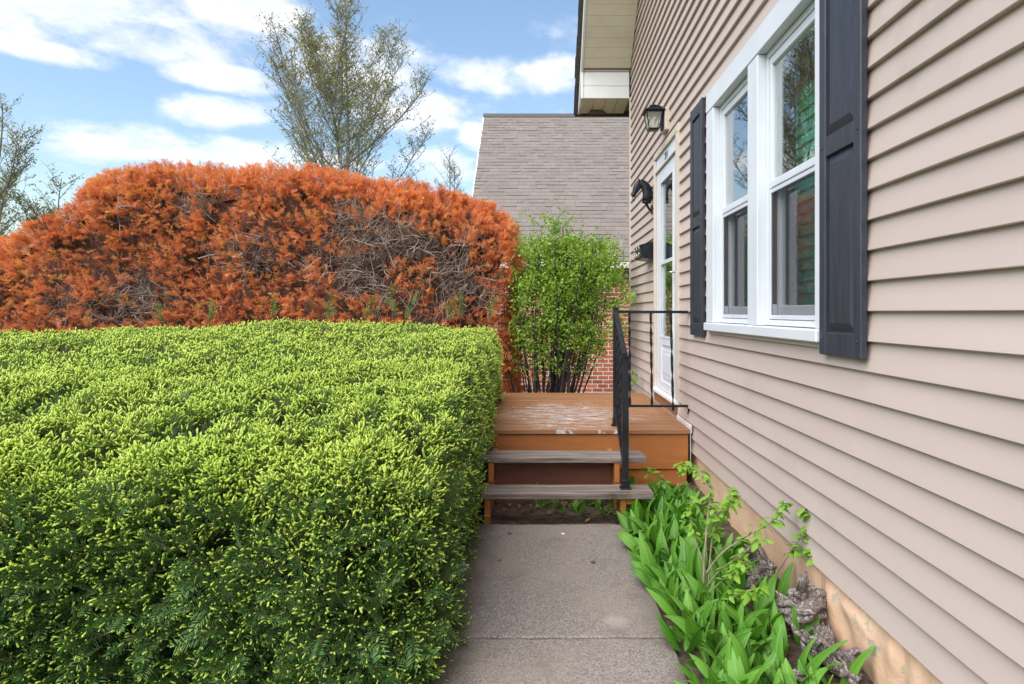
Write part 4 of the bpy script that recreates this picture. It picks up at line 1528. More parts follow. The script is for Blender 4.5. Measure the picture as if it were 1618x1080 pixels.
# ---- templates of yew sprays (stem along +Z, needles spread in the XZ plane)
def spray(r, length, n_need, nlen, nwid, n_tips, tip_len, side_shoots=0, flat=0.35, tip_r=0.0042, droop=0.0, simple=False, rings=2):
    V_, T_, Mi = [], [], []

    def tri_add(vs_, fs_, mi):
        b = len(V_)
        V_.extend(vs_)
        for f in fs_:
            T_.append((f[0] + b, f[1] + b, f[2] + b))
            Mi.append(mi)

    def needles(o, d, L, n):
        d = d / np.linalg.norm(d)
        u = np.cross(d, [0, 1, 0])
        u = u / max(np.linalg.norm(u), 1e-6)
        w = np.cross(u, d)
        for i in range(n):
            t = (i + r.random() * 0.7) / n
            s_ = 1 if i % 2 else -1
            lift = r.normal(0, flat)
            dirn = u * s_ * math.cos(lift) + w * math.sin(lift) + d * r.uniform(0.35, 0.8)
            dirn /= np.linalg.norm(dirn)
            p = o + d * L * t
            l_ = nlen * r.uniform(0.75, 1.1) * (1 - 0.25 * abs(t - 0.4))
            wd = np.cross(dirn, w)
            wd = wd / max(np.linalg.norm(wd), 1e-6) * nwid * 0.5
            mid = p + dirn * l_ * 0.5 + w * 0.0015
            tip = p + dirn * l_ - np.array([0, 0, droop * l_])
            if simple:
                tri_add([p + wd * 0.9, tip, p - wd * 0.9], [(0, 1, 2)], 0)
            else:
                tri_add([p, mid + wd, tip, mid - wd], [(0, 1, 2), (0, 2, 3)], 0)

    def stem(o, d, L, rad, mi=2):
        d = d / np.linalg.norm(d)
        a = np.cross(d, [0.3, 1, 0.2])
        a /= np.linalg.norm(a)
        c = np.cross(d, a)
        ring0 = [o + a * rad, o + (-0.5 * a + 0.87 * c) * rad, o + (-0.5 * a - 0.87 * c) * rad]
        tri_add(ring0 + [o + d * L], [(0, 1, 3), (1, 2, 3), (2, 0, 3)], mi)

    def bud(o, d, L, rad):
        d = d / np.linalg.norm(d)
        a = np.cross(d, [0.3, 1, 0.2])
        a /= np.linalg.norm(a)
        c = np.cross(d, a)
        bend = np.array([r.normal(0, 0.15), r.normal(0, 0.15), 0.1]) * L
        vs_ = [o]
        for t, rr in (((0.35, 0.85), (0.8, 1.05)) if rings == 2 else ((0.62, 1.15),)):
            for k_ in range(3):
                th = k_ * 2.0944 + t
                vs_.append(o + d * L * t + bend * t * t + (a * math.cos(th) + c * math.sin(th)) * rad * rr)
        vs_.append(o + d * L + bend)
        e = len(vs_) - 1
        fs_ = []
        for k_ in range(3):
            k2 = (k_ + 1) % 3
            fs_.append((0, 1 + k2, 1 + k_))
            if rings == 2:
                fs_ += [(1 + k_, 1 + k2, 4 + k2), (1 + k_, 4 + k2, 4 + k_)]
            fs_.append((e - 3 + k_, e - 3 + k2, e))
        tri_add(vs_, fs_, 1)

    z = np.array([0, 0, 1.0])
    o = np.zeros(3)
    stem(o, z, length, 0.0016)
    needles(o + z * 0.08 * length, z, length * 0.92, n_need)
    ends = [(o + z * length * 0.97, z)]
    for k_ in range(side_shoots):
        t = 0.30 + 0.5 * (k_ + r.random() * 0.5) / max(side_shoots, 1)
        s_ = 1 if k_ % 2 else -1
        d = np.array([s_ * 0.75, r.normal(0, 0.2), 0.85])
        d /= np.linalg.norm(d)
        L = length * r.uniform(0.35, 0.55)
        stem(o + z * length * t, d, L, 0.0012)
        needles(o + z * length * t + d * 0.1 * L, d, L * 0.9, int(n_need * 0.4))
        ends.append((o + z * length * t + d * L * 0.97, d))
    for k_ in range(n_tips):
        p, d = ends[k_ % len(ends)]
        d2 = d + r.normal(0, 0.38, 3)
        if k_ >= len(ends):
            p = p - d * length * r.uniform(0.05, 0.3)
        bud(p, d2, tip_len * r.uniform(0.65, 1.25), tip_r * r.uniform(0.8, 1.15))
    return np.array(V_), np.array(T_), np.array(Mi)


tr = np.random.default_rng(11)
# near front face: flat dark sprays ending in a few bright tips
SPR_FRONT = [spray(tr, 0.085, 24, 0.023, 0.0036, 3, 0.0175, 2, 0.20, 0.0030) for _ in range(4)] + \
            [spray(tr, 0.115, 32, 0.027, 0.0038, 2, 0.014, 1, 0.08, 0.0028) for _ in range(4)]
# top: crowded short upright shoots, most ending in new growth
SPR_TOP = [spray(tr, 0.055, 16, 0.020, 0.0030, n_, 0.023, 2, 0.45, 0.0040, simple=True) for n_ in (5, 4, 3, 4, 2, 5)]
SPR_FAR = [spray(tr, 0.058, 11, 0.023, 0.0042, n_, 0.027, 1, 0.5, 0.0048, simple=True, rings=1) for n_ in (4, 3, 4, 2, 3)]
# dead yew
SPR_DEAD = [spray(tr, 0.115, 24, 0.031, 0.0062, 0, 0.01, 3, 0.45, droop=0.25, simple=True) for _ in range(5)]
SPR_DEAD += [spray(tr, 0.09, 20, 0.029, 0.0060, 0, 0.01, 2, 0.6, droop=0.1, simple=True) for _ in range(3)]

yew = empty('yew_hedge', (-3, 4, 0), 'clipped green yew hedge with bright new tips along the path', 'hedge')
core_mesh('inner_core', green_F, -0.17, (-6.5, 2.0, -0.05), (-0.35, 6.1, 1.2), 0.09, M['hedge_core'], yew)  # opaque dark body, its colour stands in for the shade inside the hedge
r = np.random.default_rng(3)


def in_view(P, m=60, need=None):
    d = np.maximum(P[:, 1], 0.05)
    u = 852 + P[:, 0] * F / d
    v = 493 - (P[:, 2] - H) * F / d
    return (u > -m) & (u < 1618 + m) & (v > -m) & (v < 1080 + m)


def grow(n, axis, val, lo, hi, depth, Ff=green_F):
    P = face_samples(n, axis, val, lo, hi, r)
    P, N = project(Ff, P)
    # pull inwards by a random depth
    P = P - N * (r.random(len(P)) ** 1.5 * depth)[:, None]
    return P, N


def sprays_for(P, N, up, jit, out=1.0):
    return norm(N * out + np.array([0, 0, up]) + r.normal(0, jit, P.shape))


# front face (dark side towards the camera)
P1, N1 = grow(7000, 1, 1.95, (-3.2, -0.04), (-0.3, 0.80), 0.13)
k = in_view(P1, 90)
P1, N1 = P1[k], N1[k]
gap = fbm(P1, 6.5, 31, 2)
k = gap > 0.30
P1, N1 = P1[k], N1[k]
D1 = sprays_for(P1, N1, 0.30, 0.45)
P1 = P1 - D1 * 0.055
# new growth gets commoner towards the light at the top
lush = r.random(len(P1)) < np.clip((P1[:, 2] - 0.30) / 0.45, 0, 0.75)
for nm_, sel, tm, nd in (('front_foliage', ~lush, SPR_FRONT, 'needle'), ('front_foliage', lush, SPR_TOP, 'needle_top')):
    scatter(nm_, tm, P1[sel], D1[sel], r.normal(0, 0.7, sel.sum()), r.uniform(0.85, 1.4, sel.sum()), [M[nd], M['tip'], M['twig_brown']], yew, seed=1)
# right side along the walk
P2, N2 = grow(4000, 0, -0.3, (1.9, -0.04), (6.1, 1.1), 0.10)
gap = fbm(P2, 6.5, 33, 2)
P2, N2 = P2[gap > 0.33], N2[gap > 0.33]
D2 = sprays_for(P2, N2, 0.30, 0.42)
P2 = P2 - D2 * 0.055
near = P2[:, 1] < 3.4
near = near & (r.random(len(P2)) > np.clip((P2[:, 2] - 0.30) / 0.5, 0, 0.75))
for nm_, sel, tm in (('side_foliage', near, SPR_FRONT), ('side_foliage', ~near, SPR_TOP)):
    scatter(nm_, tm, P2[sel], D2[sel], r.normal(0, 0.7, sel.sum()), r.uniform(0.8, 1.2, sel.sum()), [M['needle'], M['tip'], M['twig_brown']], yew, seed=2)
# top: near part dense and fine, far part coarser
P3, N3 = grow(10300, 2, 1.0, (-3.6, 1.9), (-0.3, 3.4), 0.05)
P3 = np.concatenate([P3]); k = in_view(P3, 60)
P3, N3 = P3[k], N3[k]
D3 = sprays_for(P3, N3, 0.65, 0.42)
P3 = P3 - D3 * 0.05
scatter('top_foliage', SPR_TOP, P3, D3, r.uniform(0, 6.28, len(P3)), r.uniform(0.8, 1.2, len(P3)), [M['needle_top'], M['tip'], M['twig_brown']], yew, seed=3)
P4, N4 = grow(13200, 2, 1.1, (-6.4, 3.3), (-0.3, 6.15), 0.05)
k = in_view(P4, 80)
P4, N4 = P4[k], N4[k]
D4 = sprays_for(P4, N4, 0.65, 0.42)
P4 = P4 - D4 * 0.05
scatter('top_foliage', SPR_FAR, P4, D4, r.uniform(0, 6.28, len(P4)), r.uniform(0.8, 1.25, len(P4)), [M['needle_top'], M['tip'], M['twig_brown']], yew, seed=4)
# the rounded shoulder between top and front
P6, N6 = grow(3000, 1, 2.15, (-3.4, 0.50), (-0.3, 1.0), 0.07)
k = in_view(P6, 60) & (N6[:, 2] > 0.25)
P6, N6 = P6[k], N6[k]
D6 = sprays_for(P6, N6, 0.5, 0.42)
scatter('shoulder_foliage', SPR_TOP, P6 - D6 * 0.05, D6, r.uniform(0, 6.28, len(P6)), r.uniform(0.85, 1.3, len(P6)), [M['needle_top'], M['tip'], M['twig_brown']], yew, seed=15)
# out-of-frame left end, coarse
P5, N5 = grow(5200, 2, 1.0, (-6.6, 1.9), (-1.6, 5.8), 0.05)
P5b, N5b = grow(2600, 1, 1.95, (-6.5, 0.0), (-1.4, 0.85), 0.08)
P5, N5 = np.concatenate([P5, P5b]), np.concatenate([N5, N5b])
k = ~in_view(P5, 60)
P5, N5 = P5[k], N5[k]
D5 = sprays_for(P5, N5, 0.65, 0.42)
scatter('top_foliage', SPR_FAR, P5, D5, r.uniform(0, 6.28, len(P5)), r.uniform(1.3, 1.9, len(P5)), [M['needle_top'], M['tip'], M['twig_brown']], yew, seed=5)
# a few long unclipped shoots standing above the back edge
mbx = []
for (u, v0, v1) in ((620, 505, 462), (570, 508, 485), (520, 512, 480), (700, 508, 488), (730, 508, 478), (770, 512, 482), (640, 508, 478), (430, 512, 486), (330, 515, 488), (260, 518, 492), (812, 520, 470)):
    a, b_ = px(u, v0, 6.0), px(u + random.uniform(-8, 22), v1, 5.98)
    for t in np.linspace(0.1, 1, 6):
        p = a.lerp(b_, t)
        mbx.append((p, (b_ - a).normalized()))
PP = np.array([tuple(p) for p, d in mbx])
DD = np.array([tuple(d) for p, d in mbx]) + r.normal(0, 0.3, (len(mbx), 3))
scatter('stray_shoots', SPR_FRONT, PP, DD, r.uniform(0, 6.28, len(PP)), np.full(len(PP), 1.1), [M['needle_top'], M['tip'], M['twig_brown']], yew, seed=6)
# clipped twig lying on the hedge
tw = px(398, 760, 2.42), px(425, 750, 2.45), px(448, 752, 2.46), px(468, 756, 2.46)
mb = MB()
mb.tube(tw, [0.002, 0.002, 0.0018, 0.001], 5)
tag(mb.build('dry_twig', M['twig_grey'], None), 'pale dry twig lying on the clipped green hedge', 'twig')

# ---- dead hedge
dead = empty('dead_hedge', (-3.5, 7.5, -0.2), 'large dead yew hedge with orange needles and bare grey branches', 'hedge')
def dead_core_F(P):
    zt = np.interp(P[:, 0], SX, SZ) - 0.25 * (P[:, 1] - 7.5) ** 2
    return dead_F(P) + np.interp(zt - P[:, 2], [0.1, 0.7], [0.13, 0.40])


core_mesh('inner_core', dead_core_F, 0.0, (-7.1, 6.6, -0.5), (-0.4, 8.5, 2.9), 0.12, M['dead_core'], dead)  # solid brown body in place of the inner needles and twigs


def bare(P):
    """where the needles have dropped (0 = full, 1 = bare)"""
    u = 852 + P[:, 0] * F / P[:, 1]
    v = 493 - (P[:, 2] - H) * F / P[:, 1]
    def blob(cu, cv, wu, wv):
        return np.clip(1.25 - ((u - cu) / wu) ** 2 - ((v - cv) / wv) ** 2, 0, 1)
    b_ = np.maximum.reduce([blob(640, 420, 115, 85) * 0.9, blob(560, 380, 70, 60) * 0.9, blob(190, 470, 130, 45) * 0.55, blob(330, 400, 60, 30) * 0.45,
                            blob(420, 430, 110, 40) * 0.5, blob(90, 440, 60, 50) * 0.6, blob(320, 320, 40, 16) * 0.7, blob(700, 400, 50, 60) * 0.7])
    n_ = fbm(P * np.array([1, 1, 1.6]), 3.2, 41, 3)
    return b_ * 0.66 + (n_ - 0.5) * 1.8 + 0.12


Q1, M1 = grow(9800, 1, 6.6, (-6.6, 0.2), (-0.3, 2.9), 0.16, dead_F)
Q2, M2 = grow(6500, 2, 2.9, (-6.8, 6.4), (-0.3, 8.2), 0.14, dead_F)
Q3, M3 = grow(2600, 0, -0.3, (6.5, 0.2), (8.3, 2.6), 0.12, dead_F)
isf = np.concatenate([np.ones(len(Q1)), np.zeros(len(Q2)), np.zeros(len(Q3))])
Q, MN = np.concatenate([Q1, Q2, Q3]), np.concatenate([M1, M2, M3])
eye = norm(np.array([0, 0, H]) - Q)
k = in_view(Q, 80) & (Q[:, 2] > 0.2) & ((MN * eye).sum(1) > -0.30) & ((Q[:, 2] > 0.85) | (Q[:, 0] > -0.9))
Q, MN, isf = Q[k], MN[k], isf[k]
bq = bare(Q)
keep = (bq < 0.57) | (MN[:, 2] > 0.55) | ((MN[:, 0] > 0.55) & (bq < 0.75))
Qk, Mk = Q[keep], MN[keep]
Dq = sprays_for(Qk, Mk, 0.30, 0.40)
scatter('dead_needles', SPR_DEAD, Qk - Dq * 0.06, Dq, r.normal(0, 0.8, len(Qk)), r.uniform(0.65, 1.12, len(Qk)), [M['dead'], M['dead'], M['twig_grey']], dead, seed=7)
# bare grey twigs pushing out of the body
def twig_t(rr_, L, forks, rad):
    V_, T_ = [], []
    def seg(p, d, L_, r0, n_=5):
        pts = [p]
        dd = d
        for i in range(n_):
            dd = dd + rr_.normal(0, 0.28, 3) + np.array([0, 0, 0.05])
            dd = dd / np.linalg.norm(dd)
            pts.append(pts[-1] + dd * L_ / n_)
        b0 = len(V_)
        for i, q_ in enumerate(pts):
            t = pts[min(i + 1, n_)] - pts[max(i - 1, 0)]
            t = t / np.linalg.norm(t)
            a = np.cross(t, [0.31, 0.9, 0.2])
            a /= np.linalg.norm(a)
            c = np.cross(t, a)
            ra = r0 * (1 - 0.6 * i / n_)
            for th in (0, 2.094, 4.189):
                V_.append(q_ + (a * math.cos(th) + c * math.sin(th)) * ra)
        for i in range(n_):
            for k_ in range(3):
                k2 = (k_ + 1) % 3
                A, B, Cc, Dd = b0 + i * 3 + k_, b0 + i * 3 + k2, b0 + i * 3 + 3 + k2, b0 + i * 3 + 3 + k_
                T_.append((A, B, Cc))
                T_.append((A, Cc, Dd))
        return pts, dd
    pts, dd = seg(np.zeros(3), np.array([0, 0, 1.0]), L, rad)
    for f_ in range(forks):
        i = rr_.integers(2, 5)
        d = np.array([rr_.normal(0, 0.8), rr_.normal(0, 0.8), 0.7])
        seg(pts[i], d / np.linalg.norm(d), L * rr_.uniform(0.35, 0.6), rad * 0.65, 4)
    return np.array(V_), np.array(T_), np.zeros(len(T_), int)


TW = [twig_t(tr, 0.46, 3, 0.0058) for _ in range(8)]
selb = (~keep) & (isf > 0) & (r.random(len(keep)) < 0.45)
Qb, Mb = Q[selb], MN[selb]
Db = norm(Mb * 0.9 + np.array([0.1, 0, 0.35]) + r.normal(0, 0.55, Qb.shape))
n_b = len(Qb)
scatter('grey_twigs', TW, Qb - Db * r.uniform(0.22, 0.42, (n_b, 1)), Db, r.uniform(0, 6.28, n_b), r.uniform(0.7, 1.15, n_b), [M['twig_grey']], dead, seed=8)
# darker branch work behind, everywhere
Qd, Md = grow(1300, 1, 6.6, (-6.6, 0.8), (-0.3, 2.8), 0.1, dead_F)
kq = (Md[:, 2] < 0.4) & (Qd[:, 2] < 2.35)
Qd, Md = Qd[kq], Md[kq]
Dd_ = norm(Md * 0.5 + np.array([0, 0, 0.8]) + r.normal(0, 0.35, Qd.shape))
scatter('brown_branches', TW, Qd - Md * r.uniform(0.2, 0.42, (len(Qd), 1)) - Dd_ * 0.2, Dd_, r.uniform(0, 6.28, len(Qd)), r.uniform(0.9, 1.5, len(Qd)), [M['twig_brown']], dead, seed=9)
# fine bare tips fringing the outline
Qe, Me_ = grow(700, 2, 2.9, (-6.6, 6.6), (-0.4, 8.0), 0.03, dead_F)
De = norm(Me_ + np.array([0, 0, 0.5]) + r.normal(0, 0.35, Qe.shape))
scatter('outline_twigs', TW, Qe - De * 0.10, De, r.uniform(0, 6.28, len(Qe)), r.uniform(0.18, 0.32, len(Qe)), [M['twig_brown']], dead, seed=10)

# ------------------------------------------------------------------ green shrub behind the deck
shrub = empty('leafy_shrub', (0.15, 6.95, -0.2), 'bright green leafy shrub with dark bare stems behind the deck', 'shrub')
sr = np.random.default_rng(23)
SB = np.array([0.10, 6.95, -0.15])
mb = MB()
tips = []
for k_ in range(58):
    ang = sr.uniform(-1, 1) * (1.0 if k_ % 3 else 0.6)
    base = SB + np.array([ang * 0.22 + sr.normal(0, 0.04), sr.normal(0, 0.10), 0])
    topx = SB[0] + 0.10 + ang * 0.62 + sr.normal(0, 0.08)
    topz = 2.0 - 0.35 * abs(ang) + sr.normal(0, 0.14)
    topy = SB[1] + sr.normal(0, 0.24)
    pts = []
    bulge = sr.normal(0, 0.05)
    for t in np.linspace(0, 1, 9):
        e = t ** 0.8
        pts.append((base[0] + (topx - base[0]) * e + bulge * math.sin(t * 3.14) + sr.normal(0, 0.008), base[1] + (topy - base[1]) * t + sr.normal(0, 0.008), base[2] + (topz - base[2]) * t))
    r0 = sr.uniform(0.006, 0.014) if k_ % 3 else sr.uniform(0.016, 0.026)
    mb.tube(pts, [r0 * (1 - 0.78 * t) for t in np.linspace(0, 1, 9)], 5)
    for t_i in range(3, 9):
        for _ in range(2):
            p = np.array(pts[t_i])
            d = norm(np.array([[sr.normal(0, 1), sr.normal(0, 0.8), 0.7]]))[0]
            q_ = p + d * sr.uniform(0.10, 0.26)
            mb.tube([p, (p + q_) / 2 + sr.normal(0, 0.012, 3), q_], [0.004, 0.003, 0.0015], 3, cap=False)
            tips.append((p, q_))
mb.build('stems', M['stem_dark'], shrub)
leafT = []
for k_ in range(4):
    l_, w_ = 0.024, 0.013
    v = np.array([(0, 0, 0), (w_ * 0.8, 0.002, l_ * 0.35), (w_ * 0.6, 0.001, l_ * 0.75), (0, -0.002, l_), (-w_ * 0.6, 0.001, l_ * 0.75), (-w_ * 0.8, 0.002, l_ * 0.35)]) * (0.9 + 0.1 * k_)
    leafT.append((v, np.array([(0, 1, 5), (1, 2, 4), (1, 4, 5), (2, 3, 4)]), np.zeros(4, int)))
LP, LD = [], []
for p, q_ in tips:
    hgt = q_[2]
    dens = np.interp(hgt, [0.2, 0.7, 1.05, 1.5, 2.3], [4, 10, 26, 40, 34])
    for _ in range(int(dens * sr.uniform(0.5, 1.2))):
        t = sr.uniform(0.2, 1.1)
        LP.append(p + (q_ - p) * t + sr.normal(0, 0.032, 3))
        LD.append(norm(((q_ - p) + sr.normal(0, 0.09, 3) + np.array([0, 0, 0.05]))[None])[0])
# crown filled to an uneven outline
n = 30000
cc = np.stack([sr.uniform(-0.36, 0.98, n), sr.normal(6.9, 0.20, n), 0.62 + 1.50 * sr.uniform(0, 1, n) ** 0.75], 1)
okc = (fbm(cc, 6.0, 51, 2) > 0.50 - 0.05 * (cc[:, 2] - 1.4)) & (cc[:, 0] > -0.30) & (cc[:, 0] < 0.98) & (np.abs((cc[:, 0] - 0.30) / 0.70) ** 3 + np.abs((cc[:, 2] - 1.40) / 0.74) ** 3 + ((cc[:, 1] - 6.9) / 0.45) ** 2 < 1.0 + 0.25 * sr.normal(0, 1, n))
cc = cc[okc]
LP += list(cc)
LD += list(norm(sr.normal(0, 0.6, cc.shape) + np.array([0, -0.2, 0.5])))
# wispy leaders
mbw = MB()
for (u, vtop) in ((818, 350), (838, 370), (858, 365), (893, 340), (920, 352), (875, 368), (948, 385), (975, 375), (985, 395), (828, 385), (845, 352), (868, 352), (905, 362), (932, 372), (960, 368), (884, 378), (912, 380)):
    b_, t_ = px(u + random.uniform(-12, 12), 430, 6.9), px(u, vtop, 6.9)
    mbw.tube([b_, b_.lerp(t_, 0.5) + Vector((random.uniform(-.02, .02), 0, 0)), t_], [0.004, 0.003, 0.0012], 4)
    for s_ in np.linspace(0.1, 1, 16):
        for _ in range(2):
            LP.append(np.array(b_.lerp(t_, s_)) + sr.normal(0, 0.014, 3))
            LD.append(norm((np.array([sr.normal(0, 0.8), sr.normal(0, 0.8), 0.6]))[None])[0])
# sprigs by the house corner
for c_ in (px(985, 445, 6.7), px(992, 470, 6.6), px(980, 520, 6.7), px(1000, 470, 6.5), px(996, 600, 6.45)):
    for _ in range(60):
        LP.append(np.array(c_) + sr.normal(0, 0.055, 3))
        LD.append(norm(sr.normal(0, 1, 3)[None])[0])
mbw.build('leaders', M['stem_dark'], shrub)
LP, LD = np.array(LP), np.array(LD)
k = (LP[:, 0] < 1.05) & (LP[:, 0] > -0.34)
LP, LD = LP[k], LD[k]
scatter('foliage', leafT, LP, LD, sr.uniform(0, 6.28, len(LP)), sr.uniform(0.8, 1.25, len(LP)), [M['shrub_leaf']], shrub, seed=12)

# ------------------------------------------------------------------ trees
def make_tree(name, label, base, trunk_h, height, spread, n_lead, seed, leaf_size, leaf_n, lead_len=None, group=None, trunk_r=0.16):
    tr_ = np.random.default_rng(seed)
    root = empty(name, base, label, 'tree', group)
    base = np.array(base, float)
    mb_ = MB()
    LPs, LDs = [], []

    def limb(p, d, L, r0, n_, up, wob):
        pts = [p]
        dd = d / np.linalg.norm(d)
        for i in range(n_):
            dd = dd + tr_.normal(0, wob, 3) + np.array([0, 0, up])
            dd /= np.linalg.norm(dd)
            pts.append(pts[-1] + dd * L / n_)
        return pts

    tp = limb(base, np.array([0, 0, 1.0]), trunk_h, trunk_r, 6, 0.1, 0.02)
    trm = MB()
    trm.tube(tp, [trunk_r * (1 - 0.35 * i / 6) for i in range(7)], 10)
    trm.build('trunk', M['bark'], root, True)
    top = tp[-1]
    HC = height - trunk_h
    lead = limb(top, np.array([0, 0, 1.0]), HC, 0.1, 14, 0.12, 0.03)
    for k_ in range(n_lead):
        ang = 2.4 * k_ + tr_.uniform(-0.4, 0.4)
        f_ = (k_ / n_lead) ** 1.2 * 0.60
        if k_ == 0:
            pts, r0 = limb(top, np.array([0, 0, 1.0]), HC, 0.1, 12, 0.12, 0.03), trunk_r * 0.55
            L = HC
        else:
            lean = tr_.uniform(0.40, 1.0) * spread * (1 - 0.30 * f_)
            d = np.array([math.cos(ang) * lean, math.sin(ang) * lean, 1.0])
            L = HC * (1 - 0.85 * f_) * tr_.uniform(0.66, 0.86) * max(0.62, 1.12 - 0.22 * lean)
            st = np.array(lead[0]) + (np.array(lead[-1]) - np.array(lead[0])) * f_
            r0 = trunk_r * tr_.uniform(0.20, 0.32) * (1 - 0.5 * f_)
            pts = limb(st, d, L, r0, 12, 0.045, 0.05)
        mb_.tube(pts, [r0 * (1 - 0.85 * i / 12) + 0.004 for i in range(13)], 5)
        for i in range(2, 13):
            for _ in range(2 if i < 11 else 3):
                a2 = tr_.uniform(0, 6.28)
                t = np.array(pts[i]) - np.array(pts[i - 1])
                t /= np.linalg.norm(t)
                d2 = t * 0.8 + np.array([math.cos(a2), math.sin(a2), 0.15]) * 0.75
                L2 = L * tr_.uniform(0.16, 0.50) * (1.15 - i / 14)
                p2 = limb(pts[i - 1] + (pts[i] - pts[i - 1]) * tr_.random(), d2, L2, 0.01, 5, 0.05, 0.10)
                r2 = 0.008
                mb_.tube(p2, [r2 * (1 - 0.75 * j / 5) + 0.0025 for j in range(6)], 3, cap=False)
                for j in range(1, 6):
                    for _ in range(2):
                        a3 = tr_.uniform(0, 6.28)
                        d3 = np.array([math.cos(a3), math.sin(a3), 0.7])
                        L3 = tr_.uniform(0.18, 0.42) * (height / 10)
                        p3 = limb(p2[j], d3, L3, 0.004, 2, 0.1, 0.1)
                        mb_.tube(p3, [0.0055, 0.0045, 0.003], 3, cap=False)
                        for _ in range(leaf_n):
                            s_ = tr_.uniform(0.2, 1.05)
                            LPs.append(p3[0] + (p3[2] - p3[0]) * s_ + tr_.normal(0, 0.03, 3))
                            LDs.append(norm((np.array([math.cos(a3), math.sin(a3), tr_.normal(0.2, 0.7)]) + tr_.normal(0, 0.5, 3))[None])[0])
    mb_.build('branches', M['bark'], root)
    lt = []
    for q_ in range(3):
        l_, w_ = leaf_size, leaf_size * 0.28
        v = np.array([(0, 0, 0), (w_, 0.004, l_ * 0.45), (0, -0.006, l_), (-w_, 0.004, l_ * 0.45)]) * (0.85 + 0.15 * q_)
        lt.append((v, np.array([(0, 1, 2), (0, 2, 3)]), np.zeros(2, int)))
    LPs, LDs = np.array(LPs), np.array(LDs)
    scatter('crown', lt, LPs, LDs, tr_.uniform(0, 6.28, len(LPs)), tr_.uniform(0.7, 1.2, len(LPs)), [M['bud']], root, seed=seed)
    return root


make_tree('maple_tree', 'tall spring tree with sparse budding leaves rising behind the dead hedge', (-6.35, 20.0, -0.6), 4.3, 12.2, 1.40, 24, 5, 0.072, 3, trunk_r=0.13)
make_tree('maple_tree', 'sparse budding tree cut off by the left edge of the picture', (-15.0, 16.5, -0.6), 1.6, 7.6, 1.2, 11, 8, 0.07, 2, trunk_r=0.11)
make_tree('maple_tree', 'small low budding tree between the left tree and the dead hedge', (-14.2, 18.0, -0.6), 1.2, 5.8, 1.3, 9, 9, 0.07, 2, trunk_r=0.08)
make_tree('maple_tree', 'small far bare tree beside the garage roof', (-3.3, 24.0, -0.6), 2.0, 8.0, 1.2, 8, 10, 0.05, 1, trunk_r=0.10)

# ------------------------------------------------------------------ planting bed
def leaf_mesh(name, L, Wd, curve, fold, nseg=7, droop=0.0, mat=None):
    """lance-shaped leaf, stem at the origin, blade rising along +Z and arching towards -Y"""
    vv, ff = [], []
    th = 0.0
    p = Vector((0, 0, 0))
    for i in range(nseg + 1):
        t = i / nseg
        w_ = Wd * (math.sin(math.pi * min(1, t ** 0.75)) ** 0.8 if 0 < t < 1 else 0.02) * 0.5 + 0.0012
        bend = curve * t * t
        n_ = Vector((0, -math.cos(bend), -math.sin(bend)))
        wave = 0.06 * Wd * math.sin(t * 7)
        vv += [p + Vector((-w_, 0, 0)) - n_ * fold * w_ * -1 + n_ * wave, p, p + Vector((w_, 0, 0)) + n_ * fold * w_ - n_ * wave]
        p = p + Vector((0, -math.sin(bend), math.cos(bend))) * (L / nseg)
    for i in range(nseg):
        a = i * 3
        ff += [(a, a + 1, a + 4, a + 3), (a + 1, a + 2, a + 5, a + 4)]
    me = bpy.data.meshes.new(name)
    me.from_pydata([tuple(v) for v in vv], [], ff)
    me.polygons.foreach_set('use_smooth', [True] * len(ff))
    me.materials.append(mat or M['lily'])
    return me


LILY = [leaf_mesh('leaf', L, w_, c_, f_) for (L, w_, c_, f_) in
        ((0.18, 0.050, 0.9, 0.35), (0.20, 0.056, 1.3, 0.30), (0.16, 0.047, 0.6, 0.45), (0.19, 0.060, 1.7, 0.25), (0.145, 0.045, 0.4, 0.5), (0.21, 0.050, 0.75, 0.4))]
lr = random.Random(5)


def lily(x, y, z, n, label, group, s=1.0, lean=0.0):
    e = empty('broadleaf_plant', (x, y, z), label, 'plant', group)
    a0 = lr.uniform(0, 6.28)
    for i in range(n):
        a = a0 + i * 2.4 + lr.uniform(-0.4, 0.4)
        tilt = lr.choice((lr.uniform(0.08, 0.5), lr.uniform(0.3, 0.95)))
        o = link('leaf', lr.choice(LILY), None, e, loc=(0.012 * math.sin(a), -0.012 * math.cos(a), 0))
        sc_ = s * lr.choice((0.55, 0.75, 0.9, 1.0, 1.1)) * lr.uniform(0.92, 1.06)
        # twist about its own axis a little, tilt outwards, then bearing; everything leans from the wall to the walk
        rot = Matrix.Rotation(lean, 4, 'Y') @ Matrix.Rotation(a, 4, 'Z') @ Matrix.Rotation(tilt, 4, 'X') @ Matrix.Rotation(lr.uniform(-0.5, 0.5), 4, 'Z')
        o.rotation_euler = rot.to_euler()
        o.scale = (sc_ * lr.uniform(0.85, 1.15), sc_, sc_)
    return e


